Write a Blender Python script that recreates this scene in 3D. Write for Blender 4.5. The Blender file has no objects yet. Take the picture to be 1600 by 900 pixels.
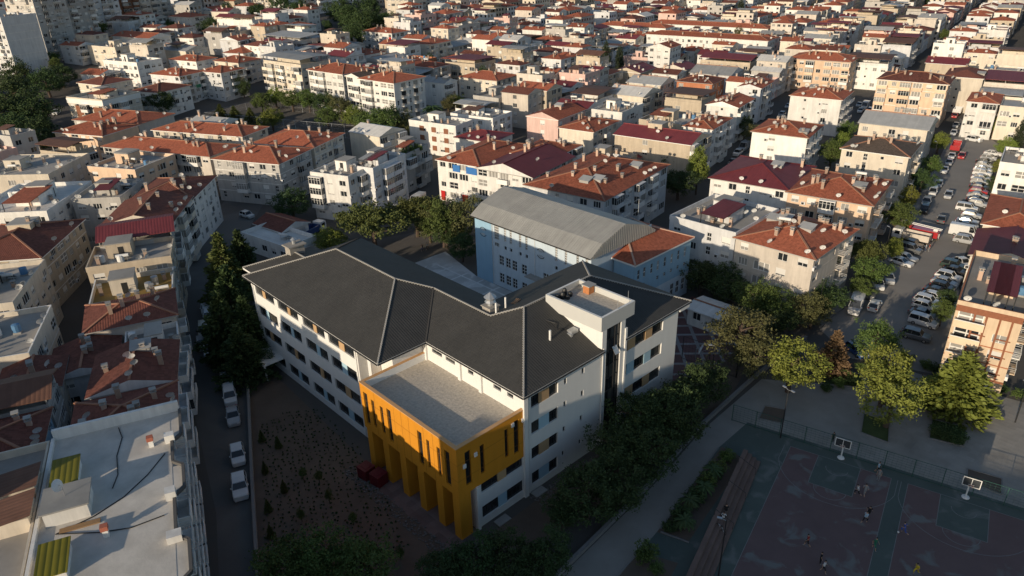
import bpy, math, random
import numpy as np
from mathutils import Vector, Matrix

# ------------------------------------------------------------------ camera, sky, sun, exposure
S = bpy.context.scene
COL = S.collection
CAM_R, CAM_U, CAM_F = ((0.72188,-0.69166,-0.02225),(0.31919,0.30426,0.89752),(0.61401,0.65500,-0.44041))
cam = bpy.data.cameras.new('camera'); cam.sensor_width = 36; cam.lens = 36*1130/1600
cam.clip_start = .5; cam.clip_end = 6000
cam_o = bpy.data.objects.new('camera', cam); COL.objects.link(cam_o); S.camera = cam_o
cam_o.matrix_world = Matrix(((CAM_R[0], CAM_U[0], -CAM_F[0], 0), (CAM_R[1], CAM_U[1], -CAM_F[1], 0),
                             (CAM_R[2], CAM_U[2], -CAM_F[2], 60), (0, 0, 0, 1)))
SUN_EL, SUN_AZ = math.radians(13), math.radians(188)      # azimuth: direction towards the sun, from +X to +Y
wd = bpy.data.worlds.new('World'); S.world = wd; wd.use_nodes = True
nt = wd.node_tree; sky = nt.nodes.new('ShaderNodeTexSky'); sky.sky_type = 'NISHITA'; sky.sun_disc = False
sky.sun_elevation = SUN_EL; sky.sun_rotation = math.radians(90) - SUN_AZ
sky.dust_density = .9; sky.ozone_density = 1.6; sky.air_density = 1.0; sky.altitude = 60
nt.links.new(sky.outputs[0], nt.nodes['Background'].inputs[0]); nt.nodes['Background'].inputs[1].default_value = .118
sun = bpy.data.lights.new('sun', 'SUN'); sun.energy = 4.3; sun.angle = math.radians(.5); sun.color = (1, .84, .63)
sun_o = bpy.data.objects.new('sun', sun); COL.objects.link(sun_o)
sdir = Vector((math.cos(SUN_EL)*math.cos(SUN_AZ), math.cos(SUN_EL)*math.sin(SUN_AZ), math.sin(SUN_EL)))
sun_o.rotation_euler = sdir.to_track_quat('Z', 'Y').to_euler()
S.view_settings.view_transform = 'Standard'; S.view_settings.look = 'None'
S.view_settings.exposure = 0.0; S.view_settings.gamma = 1
S.render.engine = 'CYCLES'; S.cycles.max_bounces = 5; S.cycles.use_denoising = True

def zg(x, y):      # the town climbs gently towards the far left
    d = math.hypot(x, y); w = min(1, max(0, (52-math.degrees(math.atan2(x, y)))/22))
    return w*min(22, .075*max(0, d-270))
rnd = random.Random(11)
R = math.radians
# ------------------------------------------------------------------ materials
def mat(name, col, rough=.85, noise=0, ns=.6, rand=0, spec=.3, metal=0, bump=0, bs=4, streak=0, kind=None, coat=0, hue=0, tv=None):
    m = bpy.data.materials.new(name); m.use_nodes = True; t = m.node_tree; N = t.nodes; L = t.links
    b = N['Principled BSDF']; b.inputs['Roughness'].default_value = rough; b.inputs['Metallic'].default_value = metal
    b.inputs['Specular IOR Level'].default_value = spec; b.inputs['Coat Weight'].default_value = coat
    b.inputs['Base Color'].default_value = (*col, 1)
    def mth(op, a, c=None):
        n = N.new('ShaderNodeMath'); n.operation = op
        for i, v in enumerate((a, c)):
            if v is None: continue
            if isinstance(v, (int, float)): n.inputs[i].default_value = v
            else: L.new(v, n.inputs[i])
        return n.outputs[0]
    terms = []; tc = N.new('ShaderNodeTexCoord'); h = None
    def nz(scale, detail=4, vec=(1, 1, 1), co='Object'):
        mp = N.new('ShaderNodeMapping'); mp.inputs['Scale'].default_value = vec; L.new(tc.outputs[co], mp.inputs[0])
        n = N.new('ShaderNodeTexNoise'); n.inputs['Scale'].default_value = scale; n.inputs['Detail'].default_value = detail
        n.inputs['Roughness'].default_value = .6; L.new(mp.outputs[0], n.inputs['Vector']); return n.outputs['Fac']
    if noise: terms.append(mth('MULTIPLY', mth('SUBTRACT', nz(ns, 5), .5), noise*2))
    if streak: terms.append(mth('MULTIPLY', mth('SUBTRACT', nz(1.3, 4, (1, 1, .12)), .5), streak*2))
    if rand:
        oi = N.new('ShaderNodeObjectInfo'); terms.append(mth('MULTIPLY', mth('SUBTRACT', oi.outputs['Random'], .5), rand*2))
    if kind in ('tile', 'sheet', 'paver', 'plank'):
        pu, pv = {'tile': (.34, .40), 'sheet': (.5, 60), 'paver': (.9, .9), 'plank': (.2, 3)}[kind]
        mp = N.new('ShaderNodeMapping'); mp.inputs['Scale'].default_value = (1/pu, 1/pv, 1); L.new(tc.outputs['UV'], mp.inputs[0])
        fl = N.new('ShaderNodeVectorMath'); fl.operation = 'FLOOR'; L.new(mp.outputs[0], fl.inputs[0])
        wn = N.new('ShaderNodeTexWhiteNoise'); L.new(fl.outputs[0], wn.inputs['Vector'])
        terms.append(mth('MULTIPLY', mth('SUBTRACT', wn.outputs['Value'], .5), tv if tv is not None else {'tile': .42, 'sheet': .12, 'paver': .35, 'plank': .3}[kind]))
        sx = N.new('ShaderNodeSeparateXYZ'); L.new(mp.outputs[0], sx.inputs[0])
        wv = mth('ABSOLUTE', mth('SINE', mth('MULTIPLY', sx.outputs[0], math.pi)))
        h = wv if kind != 'tile' else mth('ADD', wv, mth('FRACT', mth('MULTIPLY', sx.outputs[1], -1)))
        terms.append(mth('MULTIPLY', nz(.35, 3), .5)); terms.append(-.25)
    if bump or h is not None:
        bn = N.new('ShaderNodeBump'); bn.inputs['Strength'].default_value = bump or .5
        bn.inputs['Distance'].default_value = .06 if h is not None else .05
        L.new(h if h is not None else nz(bs, 4), bn.inputs['Height']); L.new(bn.outputs[0], b.inputs['Normal'])
    if terms:
        v = mth('ADD', terms[0], 1.0)
        for x in terms[1:]: v = mth('ADD', v, x)
        v = mth('MAXIMUM', v, .12)
        hs = N.new('ShaderNodeHueSaturation'); hs.inputs['Color'].default_value = (*col, 1); L.new(v, hs.inputs['Value'])
        if hue:
            oi = N.new('ShaderNodeObjectInfo')
            L.new(mth('ADD', mth('MULTIPLY', mth('SUBTRACT', oi.outputs['Random'], .5), hue), .5), hs.inputs['Hue'])
        L.new(hs.outputs[0], b.inputs['Base Color'])
    return m
WALL = {k: mat('plaster_'+k, c, .9, noise=.2, ns=.35, rand=.12, streak=.26, bump=.15, bs=3) for k, c in {
    'white': (.72, .70, .66), 'cream': (.63, .56, .46), 'tan': (.50, .42, .32), 'grey': (.44, .42, .39), 'peach': (.66, .48, .34),
    'blue': (.30, .46, .58), 'pale': (.60, .60, .60), 'pink': (.66, .46, .40), 'brick': (.42, .17, .09), 'yellow': (.66, .51, .36),
    'brown': (.20, .10, .06), 'beige': (.57, .51, .44)}.items()}
ROOF = {'red': mat('red_clay_tile', (.36, .108, .058), .85, kind='tile', rand=.16, bump=.5),
        'dull': mat('weathered_clay_tile', (.17, .06, .042), .9, kind='tile', noise=.2, rand=.2, bump=.5),
        'brown': mat('dark_brown_tile', (.105, .078, .06), .9, kind='tile', rand=.1, bump=.5),
        'maroon': mat('maroon_sheet', (.17, .036, .04), .6, kind='sheet', rand=.18, bump=.4),
        'rust': mat('rusty_sheet', (.15, .075, .05), .7, kind='sheet', noise=.3, rand=.15, bump=.4),
        'grey': mat('grey_sheet', (.36, .36, .35), .55, kind='sheet', noise=.15, rand=.2, bump=.4),
        'white': mat('white_sheet', (.62, .60, .56), .6, kind='sheet', noise=.15, rand=.1, bump=.4),
        'ochre': mat('ochre_sheet', (.30, .19, .05), .6, kind='sheet', noise=.15, rand=.1, bump=.4)}
DECK = mat('roof_screed', (.36, .34, .31), .95, noise=.3, ns=.25, rand=.15, streak=.1)
PALE_DECK = mat('pale_roof_screed', (.58, .54, .48), .95, noise=.4, ns=.45, bump=.25)
def glass_mat(name, dark, light, cut):
    m = mat(name, dark, .12, spec=.6); t = m.node_tree
    oi = t.nodes.new('ShaderNodeObjectInfo'); r = t.nodes.new('ShaderNodeValToRGB'); r.color_ramp.interpolation = 'CONSTANT'
    e = r.color_ramp.elements; e[0].color = (*dark, 1); e[1].position = cut; e[1].color = (*light, 1)
    t.links.new(oi.outputs['Random'], r.inputs[0]); t.links.new(r.outputs[0], t.nodes['Principled BSDF'].inputs['Base Color'])
    return m
GLASS = glass_mat('window_glass', (.022, .026, .03), (.30, .29, .27), .6)
SGLASS = glass_mat('school_glass', (.018, .021, .024), (.06, .06, .056), .75)
FRAME = mat('white_window_frame', (.66, .65, .62), .6, rand=.15)
DFRAME = mat('dark_window_frame', (.03, .03, .032), .5)
BLIND = mat('roller_blind', (.66, .64, .60), .8, rand=.12)
CONC = mat('concrete', (.34, .33, .31), .9, noise=.25, rand=.15)
METAL = mat('galvanised_metal', (.45, .46, .47), .4, metal=.6)
DARKM = mat('dark_metal', (.03, .03, .03), .5)
WHITE = mat('white_paint', (.74, .73, .70), .6, noise=.08)
DISH = mat('dish_paint', (.62, .62, .61), .6, rand=.2)
SOLAR = mat('solar_collector', (.03, .04, .06), .15, spec=.6)
BRICKC = mat('chimney_render', (.42, .30, .23), .9, rand=.3, noise=.2)
WOOD = mat('brown_timber', (.16, .085, .05), .8, noise=.3, kind='plank', bump=.3)

# ------------------------------------------------------------------ mesh helpers
class MB:
    def __init__(s): s.v = []; s.f = []; s.m = []
    def face(s, pts, m=0):
        i = len(s.v); s.v.extend(pts); s.f.append(tuple(range(i, i+len(pts)))); s.m.append(m)
    def box(s, x0, y0, z0, x1, y1, z1, m=0, top=None, bottom=True):
        p = [(x0, y0, z0), (x1, y0, z0), (x1, y1, z0), (x0, y1, z0), (x0, y0, z1), (x1, y0, z1), (x1, y1, z1), (x0, y1, z1)]
        i = len(s.v); s.v.extend(p)
        for q, mm in (((0, 1, 5, 4), m), ((1, 2, 6, 5), m), ((2, 3, 7, 6), m), ((3, 0, 4, 7), m), ((4, 5, 6, 7), m if top is None else top)):
            s.f.append(tuple(i+k for k in q)); s.m.append(mm)
        if bottom: s.f.append((i+3, i+2, i+1, i)); s.m.append(m)
    def bar(s, a, b, w, h=None, m=0):
        a = Vector(a); b = Vector(b); d = (b-a).normalized(); u = Vector((0, 0, 1)) if abs(d.z) < .95 else Vector((1, 0, 0))
        sd = d.cross(u).normalized()*w/2; up = sd.cross(d).normalized()*(h or w)/2
        q = [a-sd-up, a+sd-up, a+sd+up, a-sd+up, b-sd-up, b+sd-up, b+sd+up, b-sd+up]; i = len(s.v); s.v.extend(tuple(x) for x in q)
        for k in ((0, 1, 5, 4), (1, 2, 6, 5), (2, 3, 7, 6), (3, 0, 4, 7), (4, 5, 6, 7), (3, 2, 1, 0)): s.f.append(tuple(i+x for x in k)); s.m.append(m)
    def tube(s, pts, rad, n=6, m=0):
        rings = []
        for k, p in enumerate(pts):
            p = Vector(p); a = Vector(pts[max(k-1, 0)]); b = Vector(pts[min(k+1, len(pts)-1)]); d = (b-a).normalized()
            u = Vector((0, 0, 1)) if abs(d.z) < .9 else Vector((1, 0, 0)); e1 = d.cross(u).normalized(); e2 = e1.cross(d)
            r = rad[k] if isinstance(rad, (list, tuple)) else rad; i = len(s.v)
            for j in range(n):
                t = 2*math.pi*j/n; s.v.append(tuple(p+e1*math.cos(t)*r+e2*math.sin(t)*r))
            rings.append(i)
        for a, b in zip(rings, rings[1:]):
            for j in range(n): s.f.append((a+j, a+(j+1) % n, b+(j+1) % n, b+j)); s.m.append(m)
        s.f.append(tuple(rings[-1]+j for j in range(n))); s.m.append(m); s.f.append(tuple(rings[0]+n-1-j for j in range(n))); s.m.append(m)
    def lathe(s, prof, n=10, m=0, c=(0, 0, 0)):
        rings = []
        for r, z in prof:
            i = len(s.v)
            for j in range(n): t = 2*math.pi*j/n; s.v.append((c[0]+r*math.cos(t), c[1]+r*math.sin(t), c[2]+z))
            rings.append(i)
        for a, b in zip(rings, rings[1:]):
            for j in range(n): s.f.append((a+j, a+(j+1) % n, b+(j+1) % n, b+j)); s.m.append(m)
        s.f.append(tuple(rings[-1]+j for j in range(n))); s.m.append(m)
    def mesh(s, name, mats, uv=False, smooth=False):
        me = bpy.data.meshes.new(name); me.from_pydata(s.v, [], s.f)
        for q in mats: me.materials.append(q)
        if len(mats) > 1: me.polygons.foreach_set('material_index', s.m)
        if smooth: me.polygons.foreach_set('use_smooth', [True]*len(s.f))
        if uv:
            out = []
            for f in s.f:
                a, b, c = (s.v[f[0]], s.v[f[1]], s.v[f[2]])
                ux, uy, uz = b[0]-a[0], b[1]-a[1], b[2]-a[2]; wx, wy, wz = c[0]-a[0], c[1]-a[1], c[2]-a[2]
                nx, ny, nz = uy*wz-uz*wy, uz*wx-ux*wz, ux*wy-uy*wx; l = math.hypot(nx, ny)
                if l < 1e-6*max(1e-9, abs(nz)) or l < 1e-9:
                    for i in f: out += [s.v[i][0], s.v[i][1]]
                else:
                    tx, ty = -ny/l, nx/l; n3 = math.sqrt(nx*nx+ny*ny+nz*nz); sl = l/n3
                    for i in f:
                        x, y, z = s.v[i]; out += [x*tx+y*ty, z/sl]
            me.uv_layers.new(name='UVMap').data.foreach_set('uv', out)
        return me
    def build(s, name, mats, parent=None, loc=(0, 0, 0), rz=0, uv=False, smooth=False):
        return place(s.mesh(name, mats if isinstance(mats, (list, tuple)) else [mats], uv, smooth), name, parent, loc, rz)
def place(me, name, parent=None, loc=(0, 0, 0), rz=0, scale=None, mats=None):
    o = bpy.data.objects.new(name, me); COL.objects.link(o); o.location = loc
    if rz: o.rotation_euler = (0, 0, rz)
    if scale: o.scale = scale
    if parent is not None: o.parent = parent
    if mats:
        for i, q in mats.items(): o.material_slots[i].link = 'OBJECT'; o.material_slots[i].material = q
    return o
def tag(o, label, cat, group=None):
    o['label'] = label; o['category'] = cat
    if group: o['group'] = group
    return o
def thing(name, label, cat, loc=(0, 0, 0), rz=0, group=None):
    return tag(place(None, name, None, loc, rz), label, cat, group)
def structure(o): o['kind'] = 'structure'; return o
def stuff(o): o['kind'] = 'stuff'; return o
def sheet(name, pts, z, m, uv=True):
    b = MB(); b.face([(x, y, z) for x, y in pts]); return structure(b.build(name, m, uv=uv))
def facade(mb, W, z0, z1, ops, T, m=0, dep=.2, rm=None):
    us = sorted({0, W} | {o[0] for o in ops} | {o[1] for o in ops}); zs = sorted({z0, z1} | {o[2] for o in ops} | {o[3] for o in ops})
    for j in range(len(zs)-1):
        zc = (zs[j]+zs[j+1])/2; row = [o for o in ops if o[2] < zc < o[3]]; st = None
        for i in range(len(us)-1):
            uc = (us[i]+us[i+1])/2; hole = any(o[0] < uc < o[1] for o in row)
            if not hole and st is None: st = us[i]
            if hole and st is not None or (not hole and i == len(us)-2):
                e = us[i] if hole else us[i+1]
                mb.face([T(st, 0, zs[j]), T(e, 0, zs[j]), T(e, 0, zs[j+1]), T(st, 0, zs[j+1])], m); st = None
            if hole: st = None
    r = m if rm is None else rm
    for a, b, c, d in ops:
        mb.face([T(a, 0, c), T(b, 0, c), T(b, dep, c), T(a, dep, c)], r); mb.face([T(a, dep, d), T(b, dep, d), T(b, 0, d), T(a, 0, d)], r)
        mb.face([T(a, 0, c), T(a, dep, c), T(a, dep, d), T(a, 0, d)], r); mb.face([T(b, dep, c), T(b, 0, c), T(b, 0, d), T(b, dep, d)], r)

# ------------------------------------------------------------------ shared small parts (unit windows face -y, x 0..1, z 0..1)
def unit_window(n, blind=0, rows=1, fr=.05):
    b = MB(); d = .1
    b.face([(0, d+.04, 0), (1, d+.04, 0), (1, d+.04, 1), (0, d+.04, 1)], 1)
    for k in range(n+1):
        x = k/n; x0, x1 = max(0, x-fr/2 if 0 < k < n else x-fr), min(1, x+fr/2 if 0 < k < n else x+fr); b.box(x0, d, 0, x1, d+.05, 1, 0)
    for k in range(rows+1):
        z = k/rows; b.box(0, d+.002, max(0, z-fr), 1, d+.048, min(1, z+fr), 0)
    if blind: b.box(.02, d-.03, 1-blind, .98, d-.005, .98, 2)
    return b.mesh('window', [FRAME, GLASS, BLIND])
WIN = [unit_window(2), unit_window(2, .55), unit_window(3), unit_window(2, .8), unit_window(2, 0, 2), unit_window(1)]
def unit_balcony(kind):
    b = MB()
    b.box(0, -1, -.14, 1, 0, .0, 0)
    if kind == 'solid':
        b.box(0, -1, 0, 1, -.9, .9, 0); b.box(0, -.9, 0, .04, 0, .9, 0); b.box(.96, -.9, 0, 1, 0, .9, 0); b.box(.005, -.985, .9, .995, -.92, 1.0, 1)
    elif kind == 'rail':
        for z in (.35, .62, .9): b.box(0, -1, z, 1, -.97, z+.04, 1); b.box(0, -.97, z, .02, 0, z+.04, 1); b.box(.98, -.97, z, 1, 0, z+.04, 1)
        for k in range(13): b.box(k/12*.98, -.995, 0, k/12*.98+.012, -.975, .9, 1)
        b.box(.005, -.96, .0, .995, -.94, .3, 0)
    else:
        b.box(0, -1, 0, 1, 0, .85, 0); b.box(.02, -.97, .85, .98, 0, 2.35, 2); b.box(-.01, -1.02, 2.35, 1.01, 0, 2.5, 0)
        for k in range(5): b.box(k*.24, -1.0, .85, k*.24+.03, -.96, 2.35, 1)
        b.box(0, -1.0, 1.85, 1, -.965, 1.9, 1)
        for k in (0, .5): b.box(-.004, -1+k*.97, .85, .03, -.95+k*.97, 2.35, 1); b.box(.97, -1+k*.97, .85, 1.004, -.95+k*.97, 2.35, 1)
    return b.mesh('balcony', [WALL['white'], FRAME, GLASS])
BALC = {k: unit_balcony(k) for k in ('solid', 'rail', 'enclosed')}
def chimney_mesh(h):
    b = MB(); b.box(-.28, -.28, -.6, .28, .28, h, 0); b.box(-.36, -.36, h, .36, .36, h+.1, 1)
    for x in (-.25, .17):
        for y in (-.25, .17): b.box(x, y, h+.1, x+.08, y+.08, h+.35, 0)
    b.box(-.38, -.38, h+.35, .38, .38, h+.45, 1); return b.mesh('chimney', [BRICKC, CONC])
CHIM = [chimney_mesh(1.0), chimney_mesh(1.5), chimney_mesh(.7)]
def dish_mesh():
    b = MB(); n = 12; R0 = .55; rings = []
    for r, z in ((0.0, .0), (.3, .04), (R0, .14)):
        rings.append([(r*math.cos(2*math.pi*k/n), -.25-.0*z + (-z)*.8 + r*math.sin(2*math.pi*k/n)*.35*-1, 1.0+r*math.sin(2*math.pi*k/n)*.9 - z*.3) for k in range(n)])
    for a, c in zip(rings, rings[1:]):
        for k in range(n): b.face([a[k], a[(k+1) % n], c[(k+1) % n], c[k]], 0)
    b.tube([(0, 0, -.4), (0, 0, .95), (0, -.22, 1.0)], .03, 5, 1); b.tube([(0, -.2, .6), (0, -.75, .95)], .02, 4, 1); b.box(-.05, -.8, .9, .05, -.7, 1.0, 1)
    return b.mesh('satellite_dish', [DISH, METAL])
DISHM = dish_mesh()
def solar_mesh():
    b = MB(); b.face([(-.95, -.9, .15), (.95, -.9, .15), (.95, .5, 1.05), (-.95, .5, 1.05)], 0)
    for q in ((-.95, -.9, .15), (.95, -.9, .15)): b.bar(q, (q[0], .5, 1.05), .08, m=1)
    b.bar((-.95, -.9, .15), (.95, -.9, .15), .08, m=1); b.bar((0, -.9, .17), (0, .5, 1.07), .06, m=1); b.bar((-.9, .5, -.3), (-.9, .5, 1.05), .06, m=1); b.bar((.9, .5, -.3), (.9, .5, 1.05), .06, m=1)
    b.tube([(-1.0, .75, 1.25), (1.0, .75, 1.25)], .28, 8, 2); b.bar((-.7, .75, -.3), (-.7, .75, 1.1), .06, m=1); b.bar((.7, .75, -.3), (.7, .75, 1.1), .06, m=1)
    return b.mesh('solar_heater', [SOLAR, METAL, WHITE])
SOLARM = solar_mesh()
def ac_mesh():
    b = MB(); b.box(-.42, -.34, 0, .42, 0, .6, 0); b.box(-.3, -.355, .08, .2, -.34, .52, 1); b.box(-.4, -.3, -.06, -.34, 0, 0, 1); b.box(.34, -.3, -.06, .4, 0, 0, 1); return b.mesh('ac_unit', [DISH, DARKM])
ACM = ac_mesh()

# ------------------------------------------------------------------ buildings
FOOT = []          # occupied footprints (x, y, angle, wr, wl)
def roof_z(kind, x, y, wr, wl, h, k):
    if kind in ('hip', 'gable'):
        if kind == 'hip': return h+k*max(0, min(x, y, wr-x, wl-y))
        return h+k*max(0, min(x, wr-x) if wl >= wr else min(y, wl-y))
    return h
def bays(W, pat, st, sh, h0, near, rg):
    """openings and fittings of one facade: (u0, u1, z0, z1, code)"""
    out = []; n = max(1, int(round(W/3.3))); bw = W/n
    for f in range(st):
        z = h0+f*sh
        for i in range(n):
            c = pat[i % len(pat)]; u = (i+.5)*bw
            if c == '-' or rg.random() < .06: continue
            if f == 0 and c in 'be': c = 'w'
            if c == 'w':
                w = min(1.75, bw*.6)*rg.choice((.85, 1, 1)); out.append((u-w/2, u+w/2, z+.85, z+.85+1.4*min(1, sh/2.8), 'w'))
            elif c == 'v': out.append((u-.45, u+.45, z+.6, z+2.2, 'v'))
            elif c == 's': out.append((u-.35, u+.35, z+1.3, z+2.0, 's'))
            elif c in 'bre': w = bw*.8; out.append((u-w/2, u+w/2, z+.12, z+2.3, c))
            elif c == 'l': w = bw*.86; out.append((u-w/2, u+w/2, z+.75, z+2.35, 'l'))
    return out
def make_building(name, label, cat, x, y, ang, wr, wl, h, st, wall, roof, rcol, pL='w', pR='w', ext='', group=None, k=.34, near=True, trim=None, seed=None):
    rg = random.Random(seed if seed is not None else label); a = R(ang)
    e = thing(name, label, cat, (x, y, zg(x, y)), a, group); FOOT.append((x, y, a, wr, wl))
    sh = (h-.5)/st; b = MB(); wm = WALL[wall]
    TL = lambda u, d, z: (d, wl-u, z); TR = lambda u, d, z: (u, d, z)
    oL = bays(wl, pL, st, sh, .45, near, rg); oR = bays(wr, pR, st, sh, .45, near, rg)
    top = h+(.9 if roof == 'flat' else 0)
    facade(b, wl, -2, h, [o[:4] for o in oL], TL); facade(b, wr, -2, h, [o[:4] for o in oR], TR)
    b.face([(wr, 0, 0), (wr, wl, 0), (wr, wl, h), (wr, 0, h)]); b.face([(wr, wl, 0), (0, wl, 0), (0, wl, h), (wr, wl, h)])
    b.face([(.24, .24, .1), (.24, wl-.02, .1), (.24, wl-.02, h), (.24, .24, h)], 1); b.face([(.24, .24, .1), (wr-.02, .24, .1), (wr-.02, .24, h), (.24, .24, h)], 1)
    if near:
        for f in range(1, st):
            z = .45+f*sh
            if rg.random() < .7: b.box(-.04, -.04, z-.1, wr, -.003, z+.06, 2); b.box(-.04, -.003, z-.1, -.003, wl, z+.06, 2)
    if roof == 'flat':
        for q in ((-.05, -.05, wr+.05, .16), (-.05, wl-.16, wr+.05, wl+.05), (-.05, .16, .16, wl-.16), (wr-.16, .16, wr+.05, wl-.16)):
            b.box(q[0], q[1], h-.02, q[2], q[3], h+.85, 0, top=2)
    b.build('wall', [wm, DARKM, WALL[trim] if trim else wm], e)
    # roof
    r = MB(); ov = .45 if near else .3; x0, y0, x1, y1 = -ov, -ov, wr+ov, wl+ov; z = h; rm = ROOF.get(rcol)
    def z_at(px, py): return roof_z(roof, px, py, wr, wl, h, k)
    if roof in ('hip', 'gable'):
        ze = h-.04
        if roof == 'hip':
            m_ = min(x1-x0, y1-y0)/2; zr = ze+k*m_
            if y1-y0 >= x1-x0: p, q = ((x0+x1)/2, y0+m_, zr), ((x0+x1)/2, y1-m_, zr)
            else: p, q = (x0+m_, (y0+y1)/2, zr), (x1-m_, (y0+y1)/2, zr)
            A, B, C, D = (x0, y0, ze), (x1, y0, ze), (x1, y1, ze), (x0, y1, ze)
            if y1-y0 >= x1-x0: r.face([A, B, p]); r.face([B, C, q, p]); r.face([C, D, q]); r.face([D, A, p, q]); caps = [(A, p), (B, p), (C, q), (D, q), (p, q)]
            else: r.face([A, B, q, p]); r.face([B, C, q]); r.face([C, D, p, q]); r.face([D, A, p]); caps = [(A, p), (B, q), (C, q), (D, p), (p, q)]
        else:
            A, B, C, D = (x0, y0, ze), (x1, y0, ze), (x1, y1, ze), (x0, y1, ze)
            if y1-y0 >= x1-x0:
                zr = ze+k*(x1-x0)/2; p, q = ((x0+x1)/2, y0, zr), ((x0+x1)/2, y1, zr); r.face([B, C, q, p]); r.face([D, A, p, q]); r.face([A, B, p], 1); r.face([C, D, q], 1)
            else:
                zr = ze+k*(y1-y0)/2; p, q = (x0, (y0+y1)/2, zr), (x1, (y0+y1)/2, zr); r.face([A, B, q, p]); r.face([C, D, p, q]); r.face([D, A, p], 1); r.face([B, C, q], 1)
            caps = [(p, q)]
        for u, v in ((A, B), (B, C), (C, D), (D, A)): r.face([u, v, (v[0], v[1], ze-.16), (u[0], u[1], ze-.16)], 2)
        r.face([(x0, y0, ze-.16), (x1, y0, ze-.16), (x1, y1, ze-.16), (x0, y1, ze-.16)], 2)
        ro = r.build('roof', [rm, wm, WHITE if rg.random() < .6 else CONC], e, uv=True)
        if near:
            c = MB()
            for u, v in caps: c.bar((u[0], u[1], u[2]+.05), (v[0], v[1], v[2]+.05), .3, .16)
            c.build('ridge_cap', CAPM[0] if rcol != 'maroon' else rm, ro)
    elif roof == 'flat':
        r.face([(.1, .1, h+.02), (wr-.1, .1, h+.02), (wr-.1, wl-.1, h+.02), (.1, wl-.1, h+.02)]); r.build('roof', rm or DECK, e, uv=True)
        z = h
    elif roof == 'sheet':        # sheet roof on posts above a roof terrace
        t = 2.2; r.face([(0, 0, h), (wr, 0, h), (wr, wl, h), (0, wl, h)], 1)
        s0, s1 = (h+t-.2, h+t+.5) if rg.random() < .5 else (h+t+.5, h+t)
        px0, px1, py0, py1 = -.6, wr+.3, -.6, wl+.3
        if rg.random() < .6:
            xm = (px0+px1)/2; zm = max(s0, s1)+.5; s1 = s0
            r.face([(px0, py0, s0), (xm, py0, zm), (xm, py1, zm), (px0, py1, s0)]); r.face([(xm, py0, zm), (px1, py0, s1), (px1, py1, s1), (xm, py1, zm)])
            r.face([(px0, py1, s0-.12), (xm, py1, zm-.12), (xm, py0, zm-.12), (px0, py0, s0-.12)]); r.face([(xm, py1, zm-.12), (px1, py1, s1-.12), (px1, py0, s1-.12), (xm, py0, zm-.12)])
            r.face([(px0, py0, s0-.12), (xm, py0, zm-.12), (xm, py0, zm), (px0, py0, s0)]); r.face([(xm, py0, zm-.12), (px1, py0, s1-.12), (px1, py0, s1), (xm, py0, zm)]); r.face([(px0, py1, s0-.12), (px0, py0, s0-.12), (px0, py0, s0), (px0, py1, s0)])
        else:
            r.face([(px0, py0, s0), (px1, py0, s1), (px1, py1, s1), (px0, py1, s0)]); r.face([(px0, py1, s0-.12), (px1, py1, s1-.12), (px1, py0, s1-.12), (px0, py0, s0-.12)])
            r.face([(px0, py0, s0-.12), (px1, py0, s1-.12), (px1, py0, s1), (px0, py0, s0)]); r.face([(px0, py1, s0-.12), (px0, py0, s0-.12), (px0, py0, s0), (px0, py1, s0)])
        for px in (.2, wr/2, wr-.2):
            for py in (.2, wl/2, wl-.2): r.box(px-.08, py-.08, h, px+.08, py+.08, h+t-.3, 2)
        r.box(.1, .1, h, wr-.1, .22, h+.9, 3); r.box(.1, .22, h, .22, wl-.1, h+.9, 3)
        cx = rg.random()*.3; r.box(wr*(.35+cx), wl*.3, h, wr*(.7+cx*.8), wl*.9, h+t-.5, 3)
        r.build('roof', [rm, DECK, CONC, wm], e, uv=True)
    # fittings
    for W, ops, side in ((wl, oL, 'L'), (wr, oR, 'R')):
        bm = rg.choice(('solid', 'rail', 'solid', 'enclosed'))
        for (u0, u1, z0, z1, c) in ops:
            loc = (0, wl-u0, z0) if side == 'L' else (u0, 0, z0); rz = -math.pi/2 if side == 'L' else 0
            wi = rg.choice((0, 1, 1, 0, 2, 3, 3) if c == 'w' else ((2, 2, 4) if c in 'ble' else ((4,) if c == 'v' else (5,))))
            place(WIN[wi], 'window', e, loc, rz, (u1-u0, 1, z1-z0))
            if c in 'bre':
                kd = 'enclosed' if c == 'e' or (c == 'b' and rg.random() < .22) else ('rail' if c == 'r' else bm); g = .25
                l2 = (0, wl-u0+g, z0-.08) if side == 'L' else (u0-g, 0, z0-.08)
                place(BALC[kd], 'balcony', e, l2, rz, (u1-u0+2*g, 1.15, 1), {0: wm if rg.random() < .6 else WALL['white']})
            elif c == 'w' and near and rg.random() < .22:
                l2 = (0, wl-u0+.6, z0-.2) if side == 'L' else (u0-.6, 0, z0-.2); place(ACM, 'ac_unit', e, l2, rz)
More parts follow.
